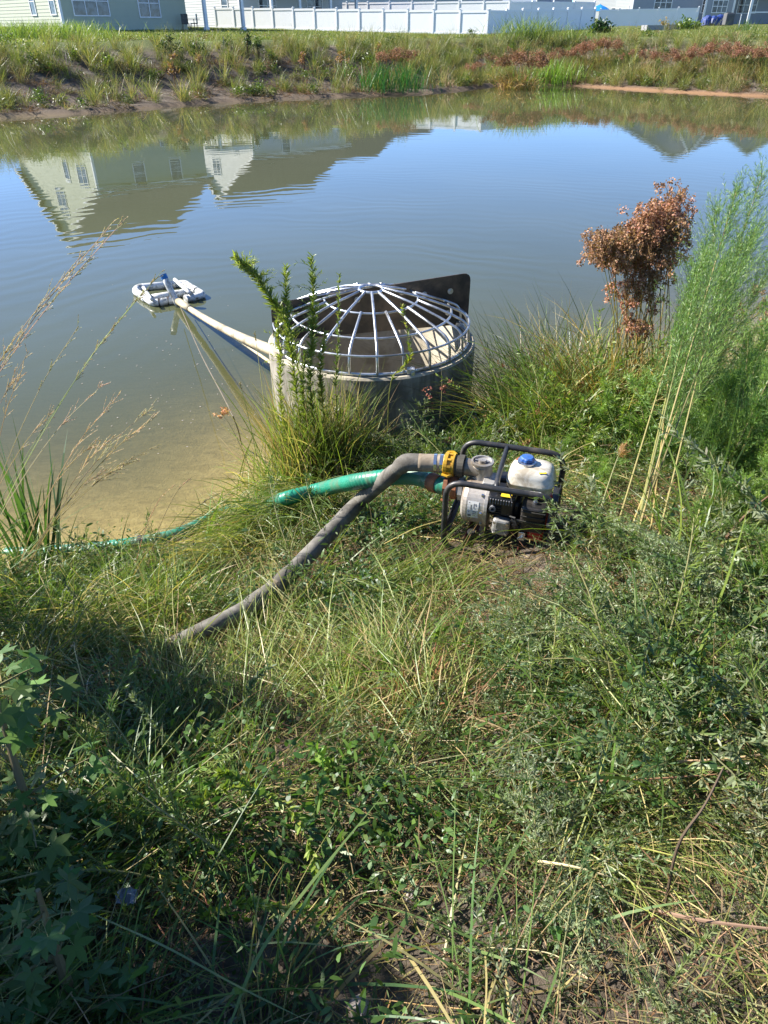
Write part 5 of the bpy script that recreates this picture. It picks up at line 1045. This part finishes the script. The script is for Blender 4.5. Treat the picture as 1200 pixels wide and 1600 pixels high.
# green feathery small plants between pump and right weeds etc.
# ---- tall dry seeded grasses at the left
def plume(b, path, n, L, col):
    m = len(path); 
    for k in range(n):
        t = rnd.uniform(.0, 1); i = min(int(t * (m - 1)), m - 2); p = path[i] + (path[i + 1] - path[i]) * (t * (m - 1) - i); T = path[i + 1] - path[i]; T /= np.linalg.norm(T)
        D = T + rg.normal(0, .22, 3); D /= np.linalg.norm(D); l = L * rnd.uniform(.4, 1.1) * (1 - .5 * t)
        tw = arcs(p[None], np.array([math.atan2(D[1], D[0])]), np.array([math.asin(D[2])]), U(-.1, .4, 1), np.array([l]), 5, .03)[0]; stem(b, tw, .0009, .0006, col, 3)
        leaves_on(b, tw, 14, .010, .0036, (col, (.34, .22, .16), (.42, .36, .24)), (.1, .4), .1, 0, .2, 3, updir=0)
def seedgrass(label, base, tips, Yt, col=(.38, .30, .18), pl=.34, npl=26, L=.13, cat='grass', r=.0026):
    t, g = root_at('seed_grass', 0, 0, label, cat, xyz=(base[0], base[1], 0))
    for (px, py), Y in zip(tips, Yt):
        tip = PY(px, py, Y) - g; q = rg.normal(0, .04, 3) * (1, 1, 0); path = spline([q, q + (tip - q) * .35 + V3(0, 0, .10), q + (tip - q) * .72 + V3(0, 0, .09), tip], 22)
        b = MB(); stem(b, path, r, r * .45, tuple(jit(1, col, .15)[0]), 4); st = b.obj('stalk', 'dry_leaf', t); b = MB(); i0 = int(22 * (1 - pl)); plume(b, path[i0:], npl, L, tuple(jit(1, col, .15)[0])); b.obj('seed_plume', 'dry_leaf', st)
    return t
seedgrass('tallest dry grass stems with long pinkish plumes bending in from the left edge', (-2.5, 2.5), [(195, 342), (172, 352), (130, 395)], [3.0, 3.0, 2.95], (.40, .30, .20), .42, 34, .10)
seedgrass('long green tinged seed stem pointing at the floating frame', (-2.1, 2.55), [(252, 425), (226, 452)], [3.1, 3.05], (.33, .32, .16), .4, 26, .05)
seedgrass('open dry seed stems over the left water below the float', (-2.05, 2.6), [(122, 510), (45, 548), (85, 640), (156, 605), (35, 575)], [3.0, 2.9, 2.95, 3.0, 2.9], (.36, .29, .19), .35, 14, .10)
seedgrass('low fan of dry tan seed stems leaning right over the muddy shallows', (-1.85, 2.65), [(240, 635), (245, 650), (182, 622), (180, 680), (236, 700), (210, 720), (165, 735), (150, 690)], [3.05, 3.05, 3.0, 3.0, 3.05, 3.0, 2.95, 3.0], (.38, .30, .18), .45, 20, .12)
seedgrass('thin dry stems reaching right over the sandy shallows', (-1.25, 2.7), [(300, 745), (270, 760), (345, 770)], [3.15, 3.1, 3.15], (.36, .28, .16), .3, 6, .05)
seedgrass('pair of pale dry stalks crossing the lower left grass', (-.95, 1.5), [(158, 1065), (118, 1010), (60, 1090)], [1.75, 1.8, 1.7], (.42, .33, .21), .3, 10, .05, r=.0022)
seedgrass('thin stems with small brown seed clusters beside the riser', (-.78, 3.9), [(398, 520), (345, 645), (375, 600), (420, 655)], [4.0, 4.0, 4.0, 4.0], (.22, .22, .10), .12, 10, .03)
b = MB(); g = PY(345, 645, 4.0); 
for k in range(14): seed_cluster(b, rg.normal(0, 1, 3) * (.03, .03, .012), .010, 12, ((.42, .22, .13), (.50, .32, .20)))
o = b.obj('dry_flower_cluster', 'dry_leaf'); o.location = g; tag(o, 'small tan dried flower cluster above the water left of the riser', 'seed head')
# ---- arching leafy sprays in the shade
def spray(label, pts, n, ll, lw, col, r=.0016, name='leafy_spray'):
    path = spline(pts, 24); g = path[0].copy(); path = path - g; t = empty(name, g, label, 'weed'); b = MB(); stem(b, path, r, r * .5, (.16, .17, .07), 5); st = b.obj('stalk', 'leaf', t)
    b = MB(); leaves_on(b, path, n, ll, lw, col, (.6, 1.0), .12, .3, .15, 5, updir=.25, wprof=(.3, .9, 1, .8, .15)); b.obj('leaf_spray', 'leaf', st)
def GP(px, py, up): return G(px, py, up)
lc = ((.19, .24, .05), (.24, .28, .06), (.14, .19, .045))
spray('long leafy spray arching left to right with bright yellow green tips above the dirt', [GP(290, 1300, .03), GP(310, 1260, .16), GP(350, 1232, .22), GP(400, 1240, .24), GP(450, 1262, .22), GP(480, 1310, .17), GP(497, 1370, .12)], 170, .026, .009, lc)
spray('short bright leafy tip rising above the arching spray', [GP(410, 1245, .18), GP(385, 1228, .25), GP(362, 1212, .29), GP(342, 1208, .31)], 90, .024, .008, lc)
spray('arching leafy spray lying across the shaded dirt near the bottom left', [GP(300, 1450, .04), GP(335, 1425, .13), GP(380, 1412, .17), GP(430, 1415, .16), GP(490, 1425, .11)], 130, .022, .008, lc)
spray('twiggy leafy branch hanging down to the lower left weeds', [GP(300, 1275, .2), GP(272, 1320, .22), GP(262, 1370, .18), GP(255, 1420, .12)], 120, .018, .007, ((.18, .18, .06), (.12, .15, .05)))
spray('grey green mugwort stem leaning over the dark hollow left of centre', [GP(290, 1190, .05), GP(255, 1150, .2), GP(225, 1110, .28), GP(205, 1085, .32)], 170, .018, .004, ((.14, .17, .11), (.11, .14, .08)))
spray('silvery leafy stem standing in the weeds below the grey hose end', [GP(375, 1130, .03), GP(385, 1090, .12), GP(400, 1060, .18), GP(425, 1040, .22)], 120, .022, .006, ((.15, .19, .13), (.12, .16, .10)))
spray('grey green leafy stem at the bottom right corner of the frame', [GP(1030, 1560, .03), GP(1060, 1520, .14), GP(1090, 1480, .2), GP(1120, 1450, .24)], 130, .015, .004, ((.14, .17, .08), (.11, .14, .06)))
spray('pale leafy stem lying bottom right below the fallen straw', [GP(980, 1500, .02), GP(1000, 1540, .08), GP(1030, 1570, .1), GP(1060, 1600, .1)], 130, .015, .004, ((.15, .17, .09),))
for i, (px, py, lb) in enumerate(((880, 1400, 'mugwort sprig clump sunlit beside the fallen straw, lower right'), (1030, 985, 'flopped grey green mugwort fronds right of the pump'), (1085, 900, 'drooping pale mugwort fronds under the feathery stems'), (900, 1050, 'large grey green mugwort plant flattened on the right of the bank'), (1020, 1080, 'pale flopped mugwort plant at the right, above the brown stalks'), (1130, 960, 'grey green mugwort heap at the right edge'))):
    t, g = root_at('mugwort_plant', px, py, lb, 'weed')
    for k in range(16):
        az = rnd.uniform(0, 6.28) if i in (0, 1, 2) else rnd.gauss(2.8, .7); path = arcs(np.array([[rnd.gauss(0, .05), rnd.gauss(0, .05), 0]]), np.array([az]), U(.5, 1.2, 1), U(.6, 1.5, 1), U(.22, .5, 1) * (.6 if i == 0 else 1), 12, .03)[0]
        b = MB(); stem(b, path, .002, .0009, (.20, .19, .10), 4); st = b.obj('stalk', 'leaf', t); b = MB()
        for q in range(16):
            s = rnd.randrange(2, 11); T = path[s + 1] - path[s - 1]; a0_ = math.atan2(T[1], T[0]) + rnd.choice((-1, 1)) * rnd.uniform(.3, 1.1)
            tw = arcs(path[s][None], np.array([a0_]), U(-.1, .6, 1), U(.1, .7, 1), U(.04, .10, 1) * (1.2 - s / 16), 5)[0]; leaves_on(b, tw, 22, .013, .0038, ((.19, .22, .13), (.15, .19, .10)), (.5, 1.1), 0, .3, .3, 3)
        leaves_on(b, path, 60, .018, .0045, ((.18, .21, .12),), (.5, 1), .1, .4, .4, 3); b.obj('frond', 'leaf', st)
# upright small leafy sprout by the middle
for px, py, lb in ((705, 1010, 'small upright bright green sprout in the middle of the bank'), (508, 1215, 'single bright leaf sprout left of the cut stalks'), (265, 1270, 'pale green nettle like sprout in the shade left of the spray'), (610, 1060, 'small leafy sprout above the cut stalks')):
    t, g = root_at('sprout', px, py, lb, 'weed')
    for k in range(3):
        path = arcs(np.array([[rnd.gauss(0, .02), rnd.gauss(0, .02), 0]]), U(0, 6.28, 1), U(1.1, 1.5, 1), U(0, .4, 1), U(.10, .2, 1), 7, .03)[0]; b = MB(); stem(b, path, .0022, .001, (.12, .17, .05), 4); st = b.obj('stalk', 'leaf', t)
        b = MB(); leaves_on(b, path, 16, .04, .015, ((.12, .20, .04), (.15, .23, .05)), (.8, 1.3), .25, .8, .35, 5, wprof=(.2, .9, 1, .6, .02)); b.obj('leaf_spray', 'leaf', st)
# ---- fallen straws and stalks one could pick up
def stalk(label, pts, r, col, name='fallen_stalk', flatw=None):
    path = spline(pts, 14); g = path[0].copy(); b = MB()
    if flatw: strips(b, (path - g)[None], (flatw * np.interp(np.linspace(0, 1, 14), [0, .3, .8, 1], [.6, 1, .8, .05]))[None], np.array([col]), flat=True)
    else: tube(b, path - g, np.linspace(r, r * .5, 14), 6, col)
    o = b.obj(name, 'dry_leaf' if col[0] > col[1] else 'leaf'); o.location = g; tag(o, label, 'stalk')
st_ = [('long pale straw lying across the weeds at lower right', [GP(840, 1345, .10), GP(900, 1355, .12), GP(970, 1375, .09)], .0032, (.50, .42, .26)),
 ('pink brown stalk lying level at the right, upper of the brown pair', [GP(1060, 1190, .10), GP(1130, 1186, .12), GP(1210, 1176, .13)], .0035, (.36, .24, .15)),
 ('brown stalk lying level at the right, under the pink brown one', [GP(880, 1222, .09), GP(1000, 1218, .10), GP(1120, 1210, .09)], .0035, (.28, .15, .10)),
 ('reddish brown stalk lying low at the right edge near the bottom', [GP(1030, 1425, .08), GP(1110, 1440, .10), GP(1210, 1452, .10)], .005, (.17, .115, .08)),
 ('thin dark brown branch slanting through the lower right weeds', [GP(1040, 1410, .05), GP(1060, 1320, .22), GP(1100, 1260, .3), GP(1130, 1200, .34)], .004, (.10, .07, .05)),
 ('dead red brown vine lying level right of the grey hose end', [GP(500, 990, .05), GP(560, 984, .07), GP(640, 992, .05), GP(700, 990, .03)], .006, (.16, .085, .06)),
 ('pale twig arching over the dark hollow at left', [GP(170, 1172, .2), GP(210, 1210, .2), GP(270, 1260, .16)], .0018, (.42, .38, .28)),
 ('dry straw sloping down to the pump frame from the left', [GP(600, 850, .15), GP(650, 825, .17), GP(700, 810, .16)], .0022, (.45, .38, .16)),
 ('second dry straw lying under the pump front, right of the sloping one', [GP(650, 838, .06), GP(700, 842, .07), GP(745, 850, .06)], .002, (.42, .36, .18)),
 ('long straw stem crossing the right bank diagonally', [GP(910, 1020, .12), GP(960, 1090, .15), GP(1040, 1180, .1)], .002, (.42, .40, .22)),
 ('brown stem resting diagonally at the right edge of the bank', [GP(1135, 840, .12), GP(1170, 800, .2), GP(1215, 765, .25)], .007, (.17, .10, .07)),
 ('green bent straw leaning at the bottom right corner', [GP(1105, 1490, .15), GP(1150, 1505, .18), GP(1180, 1560, .1)], .0018, (.20, .24, .07)),
 ('long thin stem crossing the bottom right from the right bank to the dirt', [GP(920, 1530, .06), GP(860, 1490, .06), GP(760, 1480, .05)], .0016, (.38, .33, .2))]
for lb, pts, r, c in st_: stalk(lb, pts, r, c)
stalk('long green grass blade crossing from the bottom left up to the right', [GP(360, 1600, .12), GP(400, 1500, .2), GP(470, 1400, .26), GP(600, 1240, .30)], 0, (.12, .17, .06), 'fallen_grass', .007)
stalk('long thin grass stem crossing from the left weeds down to the bottom edge', [GP(150, 1430, .2), GP(260, 1480, .24), GP(370, 1540, .2), GP(490, 1600, .14)], 0, (.16, .19, .08), 'fallen_grass', .004)
stalk('thin level grass blade over the dirt at the bottom', [GP(380, 1478, .12), GP(450, 1472, .14), GP(530, 1480, .10)], 0, (.14, .18, .08), 'fallen_grass', .004)
stalk('bright green blade standing in the straw right of centre', [GP(945, 1260, .03), GP(955, 1210, .14), GP(962, 1150, .2)], 0, (.13, .21, .05), 'fallen_grass', .008)
stalk('pale green blade leaning in the cut grass right of centre', [GP(880, 1215, .04), GP(905, 1180, .12), GP(895, 1145, .15)], 0, (.12, .20, .06), 'fallen_grass', .010)

# ---- sweetgum saplings at the left: one in view low left, more beyond the frame that shade the corner
def lobed_leaf(r):
    pts = []; 
    for k in range(5):
        a = R(90 + (k - 2) * 58); pts.append((math.cos(a) * r * (1 if k in (1, 2, 3) else .8), math.sin(a) * r * (1 if k in (1, 2, 3) else .8)))
        if k < 4: a2 = R(90 + (k - 1.5) * 58); pts.append((math.cos(a2) * r * .42, math.sin(a2) * r * .42))
    pts = pts[::-1]; out = [(0, -.10 * r, 0)]
    for i, (x, y) in enumerate(pts):
        out.append((x, y + .15 * r, -.10 * r * (i % 2 == 0) - .04 * r))
        if i % 2 == 0 and False: pass
    n = len(out); return np.array(out), [(0, i, i + 1) for i in range(1, n - 1)]
LV, LT = lobed_leaf(1.0)
# wider lobes: add shoulder points between tip and sinus
def lobed_leaf2():
    ring = []
    for k in range(5):
        a0 = 90 + (k - 2) * 60; r = (.82, .95, 1.0, .95, .82)[k]
        for da, rr in ((-26, .44), (-15, .66), (0, 1.0), (15, .66)): ring.append((a0 + da, rr * r))
    ring.append((90 + 2 * 60 + 26, .36)); V = [(0, 0, .0)] + [(math.cos(R(a)) * r, math.sin(R(a)) * r, -.16 * r * r + (.04 if i % 4 == 2 else 0)) for i, (a, r) in enumerate(ring)]
    return np.array(V), [(0, i, i + 1) for i in range(1, len(V) - 1)]
LV, LT = lobed_leaf2()
def sapling(name, label, xy, H, nbr, nleaf, rl, col, lean=(0, 0)):
    z = zt1(*xy); t = empty(name, (xy[0], xy[1], z), label, 'sapling'); path = spline([(0, 0, 0), (lean[0] * .4, lean[1] * .4, H * .5), (lean[0], lean[1], H)], 14)
    b = MB(); tube(b, path, np.linspace(.014, .004, 14), 8, (.14, .12, .07)); b.obj('trunk', 'dry_leaf', t)
    for k in range(nbr):
        s = rnd.uniform(.12, 1); i = min(int(s * 13), 12); az = rnd.uniform(0, 6.28); l = H * .30 * (1.15 - s * .7)
        tw = arcs(path[i][None], np.array([az]), U(.1, .8, 1), U(-.3, .6, 1), np.array([l]), 7, .05)[0]; b = MB(); stem(b, tw, .004, .0015, (.14, .13, .07), 5); br = b.obj('branch', 'dry_leaf', t); b = MB()
        for q in range(nleaf):
            p = tw[rnd.randrange(1, 7)] + rg.normal(0, .01, 3); a = rnd.uniform(0, 6.28); e = p + V3(math.cos(a) * .05, math.sin(a) * .05, rnd.uniform(-.01, .04)); stem(b, np.array([p, (p + e) / 2 + [0, 0, .008], e]), .0009, .0007, (.16, .18, .07), 3)
            M_ = np.array((Matrix.Rotation(a - math.pi / 2, 3, 'Z') @ Matrix.Rotation(rnd.uniform(-.8, .25), 3, 'X') @ Matrix.Rotation(rnd.uniform(-.4, .4), 3, 'Y')))
            b.add((LV * rl * rnd.uniform(.65, 1.15)) @ M_.T + e, T=LT, C=tuple(jit(1, col, .3)[0]))
        b.obj('leaf_spray', 'leaf', br)
    return t
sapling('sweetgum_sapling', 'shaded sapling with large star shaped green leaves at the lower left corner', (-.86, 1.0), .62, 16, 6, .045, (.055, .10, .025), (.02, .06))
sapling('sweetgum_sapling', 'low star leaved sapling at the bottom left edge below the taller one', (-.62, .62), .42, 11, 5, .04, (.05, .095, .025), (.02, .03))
for i, (x, y, H) in enumerate(((-2.4, 1.15, 2.2), (-1.8, .9, 1.6), (-2.1, 2.0, 1.75), (-2.9, 1.6, 2.6), (-1.6, .4, 1.5), (-2.7, 2.3, 2.2))):
    sapling('sweetgum_sapling', ('leafy sapling thicket just past the left edge that shades the lower left corner'), (x, y), H, 32, 12, .08, (.06, .11, .03))['group'] = 'saplings beyond the left edge'

# ================================================================== FAR BANK
def pr_tall(n=60, H=(.6, 1.2), w=.011, cols=((.085, .10, .032), (.13, .145, .045), STRAW), p=(.4, .35, .25), R0=.10, bend=(.1, 1.0), el=(1.0, 1.52)):
    b = MB(); root = rg.normal(0, R0, (n, 3)) * (1, 1, 0); blades(b, n, root, U(0, 6.283, n), U(*el, n), U(*bend, n), U(*H, n), U(.6, 1.3, n) * w, cols, p, 4, v=.35); return b
def pr_bush(n=150, r=.3, cols=((.06, .09, .025), (.09, .12, .03)), lw=.035):
    b = MB(); pos = rg.normal(0, 1, (n, 3)) * (r * .5, r * .5, r * .35) + (0, 0, r * .6); blades(b, n, pos, U(0, 6.28, n), U(-.5, 1.3, n), U(0, 1, n), U(.08, .18, n), lw, cols, None, 3, v=.4); return b
C_tall = proto_coll('bank_grass', [(pr_tall(), 'leaf'), (pr_tall(cols=((.11, .13, .038), (.15, .165, .05)), p=(.5, .5)), 'leaf'), (pr_tall(cols=(STRAW, (.16, .17, .06), DEAD), p=(.3, .4, .3)), 'dry_leaf'), (pr_tall(70, (.4, .9), .012), 'leaf'), (pr_tall(40, (.9, 1.5), .009, ((.16, .18, .06), STRAW), (.7, .3)), 'leaf')])
C_low = proto_coll('bank_scrub', [(pr_bush(), 'leaf'), (pr_bush(130, .25, ((.11, .12, .05), (.15, .15, .07)), .025), 'leaf'), (pr_bush(140, .28, (DEAD, BROWN, (.10, .09, .05)), .02), 'dry_leaf'), (pr_tall(60, (.2, .5), .010, ((.09, .12, .035), DEAD, STRAW), (.5, .25, .25), bend=(.3, 1.6), el=(.5, 1.4)), 'leaf')])
C_brush = proto_coll('dead_brush', [(pr_tall(60, (.15, .5), .012, (BROWN, DEAD, (.07, .05, .035)), (.4, .25, .35), bend=(-.3, 1.6), el=(-.1, 1.0), R0=.25), 'dry_leaf') for _ in range(3)])
def far_pts(n, dens):
    x = U(-34, 40, n); y = U(22, 66, n); s = sdist(x, y); ok = (s > .15) & (s < 14) & (np.abs(x) < y * .5 + 3)
    x, y, s = x[ok], y[ok], s[ok]; ok = rg.random(len(x)) < dens(x, y, s); x, y = x[ok], y[ok]; return np.stack([x, y, zt(x, y) - .02], 1)
rgt = lambda x, y: sstep(-3, 3, x)
d1 = lambda x, y, s: np.where(s < 1.2, .16 + .45 * rgt(x, y), np.where(s < 4.0, .30 + .42 * rgt(x, y), .75)) * (1 - sstep(5.6, 7.6, s + vnoise(x, y, .8) * .7)) * (.55 + .45 * (vnoise(x, y, .9, 3) > -.2))
p = far_pts(16000, d1); scatter('far_bank_grass', C_tall, p, U(.6, 1.15, len(p)), 'tall green and straw grass covering the far bank', .08)
d2_ = lambda x, y, s: (.6 + .4 * rgt(x, y)) * np.where(s < 6.5, .7, .08) * (1 - .9 * sstep(8, 9, s))
p = far_pts(9000, d2_); scatter('far_bank_scrub', C_low, p, U(.6, 1.3, len(p)), 'low scrub and weeds on the far bank slope', .1)
d3 = lambda x, y, s: np.where(s < 5.0, .9, .05) * (1 - .75 * rgt(x, y))
p = far_pts(7000, d3); scatter('far_bank_brush', C_brush, p, U(.6, 1.5, len(p)), 'dark dead brush lying on the bare slope of the far bank', .1)
C_lawn = proto_coll('lawn_grass', [(pr_tall(90, (.05, .14), .02, ((.11, .14, .04), (.15, .17, .055), STRAW), (.5, .35, .15), R0=.3, el=(.5, 1.4)), 'leaf') for _ in range(3)])
x = U(-34, 42, 9000); y = U(34, 72, 9000); s = sdist(x, y); ok = (s > 8) & (np.abs(x) < y * .5 + 3); p = np.stack([x[ok], y[ok], zt(x[ok], y[ok])], 1); scatter('lawn_grass', C_lawn, p, U(.6, 1.3, len(p)), 'short grass of the far lawn', .05)
# brown bulrush clumps on the far bank
farb = [(620, 108, 'brown headed bulrush clump standing above the dark green reeds'), (738, 108, 'small single brown plant between the green reeds and the tall brown clump'), (795, 118, 'tall brown headed bulrush clump, left half of the pair at the waterline'), (825, 118, 'tall brown headed bulrush clump, right half of the pair at the waterline'),
        (868, 95, 'brown bulrush clump behind the light green reeds'), (893, 92, 'brown bulrush clump just right of the light green reeds'), (920, 88, 'brown bulrush clump below the shaded fence end'), (947, 84, 'dark brown bulrush clump under the blue parasol'),
        (1005, 98, 'brown bulrush clump below the left raised bed'), (1050, 103, 'brown bulrush clump below the right raised bed'), (1072, 98, 'brown bulrush clump right of the raised beds'), (1115, 92, 'brown bulrush clump below the blue tarp'), (1148, 96, 'brown bulrush clump below the slate house porch'), (1190, 102, 'brown bulrush clump at the right edge of the far bank')]
proto_b = None
for i, (px, py, lb) in enumerate(farb):
    g = G(px, py + 22)
    if proto_b is None or i == 2: proto_b = woolgrass(0, 0, lb, 16, 1.45, None, .28, 12, .10, 0, xyz=(g[0], g[1], 0), blade_n=150, hi=False, group='brown bulrushes on the far bank'); o = proto_b
    else: o = copy_tree(proto_b); o.location = (g[0], g[1], zt1(g[0], g[1])); o.rotation_euler.z = rnd.uniform(0, 6.28)
    o['label'] = lb; s_ = {2: 1.15, 3: 1.15, 1: .6}.get(i, rnd.uniform(.75, .95)); o.scale = (s_, s_, s_)
def far_clump(px, py, n, label, L, w, cols, spread, name='reed_clump', cat='reeds', el=(1.1, 1.5), bend=(0, .5), p=None):
    g = G(px, py); b = MB(); root = rg.normal(0, 1, (n, 3)) * (spread, spread * .5, 0); blades(b, n, root, U(0, 6.28, n), U(*el, n), U(*bend, n), U(*L, n), w, cols, p, 5); o = b.obj(name, 'leaf'); o.location = g; tag(o, label, cat)
far_clump(605, 144, 260, 'dark green reed clump at the far waterline left of centre', (.8, 1.5), .028, ((.035, .10, .03), (.05, .13, .035)), 1.0)
far_clump(862, 133, 240, 'light green reed clump at the far waterline right of the brown bulrushes', (.9, 1.6), .028, ((.12, .20, .04), (.09, .16, .035)), .8)
far_clump(1140, 108, 60, 'small dark green reed patch on the far bank at the right', (.5, .9), .03, ((.05, .12, .04),), .35)
far_clump(1165, 50, 50, 'dark reed tuft on the far lawn at the right edge', (.5, .9), .04, ((.06, .10, .03),), .4)
for px, py, n, lb, L in ((825, 62, 420, 'bushy tall grass standing before the near fence corner', (.8, 1.7)), (885, 66, 220, 'tall green grass tuft before the shaded fence side', (.6, 1.2)), (60, 62, 900, 'wide mound of pale green grass in front of the sage house', (.5, 1.0)), (100, 60, 700, 'right half of the grass mound below the house corner', (.5, 1.0))):
    far_clump(px, py, n, lb, L, .025, ((.11, .16, .045), (.15, .19, .055)), 1.0 if n < 500 else 1.3, 'grass_clump', 'grass clump', bend=(.2, 1.2))
def far_shrub(px, py, n, r, h, label, cols, lw=.05, base=True):
    g = G(px, py); t = empty('shrub', g, label, 'shrub'); b = MB()
    for k in range(4): stem(b, spline([(0, 0, 0), (rnd.uniform(-r, r) * .3, 0, h * .5), (rnd.uniform(-r, r) * .6, rnd.uniform(-r, r) * .4, h * .9)], 5), .02, .006, BROWN, 4)
    b.obj('stem', 'dry_leaf', t); b = MB()
    for k in range(8):
        c = V3(rnd.uniform(-r, r) * .7, rnd.uniform(-r, r) * .5, h * rnd.uniform(.35, .95)); m = n // 8; blades(b, m, c + rg.normal(0, r * .2, (m, 3)), U(0, 6.28, m), U(-.6, 1.2, m), U(0, 1, m), U(.07, .16, m), lw, cols, None, 3, v=.4)
    b.obj('foliage', 'leaf', t)
for a in ((270, 95, 260, .5, 1.1, 'dark leafy shrub on the crest above the bare slope, left of two', ((.03, .05, .018), (.05, .075, .022))), (310, 98, 200, .4, 1.0, 'dark leafy shrub on the crest above the bare slope, right of two', ((.03, .05, .018), (.05, .075, .022))),
          (388, 92, 170, .3, 1.2, 'narrow dark shrub below the fence end', ((.03, .05, .018), (.05, .08, .025))), (172, 112, 120, .3, .8, 'small bright yellow green bush on the left slope', ((.16, .22, .04),)), (275, 135, 150, .28, 1.3, 'upright rusty brown dead shrub on the slope near the water', ((.30, .16, .09), (.22, .12, .07))),
          (315, 118, 110, .25, .9, 'faded brown dead shrub above the rusty one', ((.24, .16, .10),)), (475, 115, 110, .25, .9, 'reddish dead shrub on the bare slope below the sunlit fence', ((.27, .15, .10),)), (535, 112, 120, .35, .8, 'rusty dead shrub left of the dark reeds', ((.28, .16, .09),)), (590, 98, 90, .25, .9, 'orange tinged weed above the dark reeds', ((.26, .17, .07),)), (405, 95, 120, .3, .8, 'dark green weed right of the narrow shrub', ((.05, .07, .025),))):
    far_shrub(*a[:6], a[6])
# waterside plants in front of the fence line on the right behind the bulrush: lily of little floating specks
b = MB(); n = 130
for k in range(n):
    px = rnd.gauss(300, 90); py = rnd.gauss(590, 70); q = PZ(px, py, .004); r = rnd.uniform(.002, .007); a = np.arange(6) / 6 * 6.28; b.add(np.stack([q[0] + r * np.cos(a), q[1] + r * 1.2 * np.sin(a), np.full(6, .004)], 1), T=[(0, i, i + 1) for i in range(1, 5)])
o = b.obj('floating_specks', 'clay_pebble'); tag(o, 'tiny pale specks floating on the water below the float', kind='stuff')
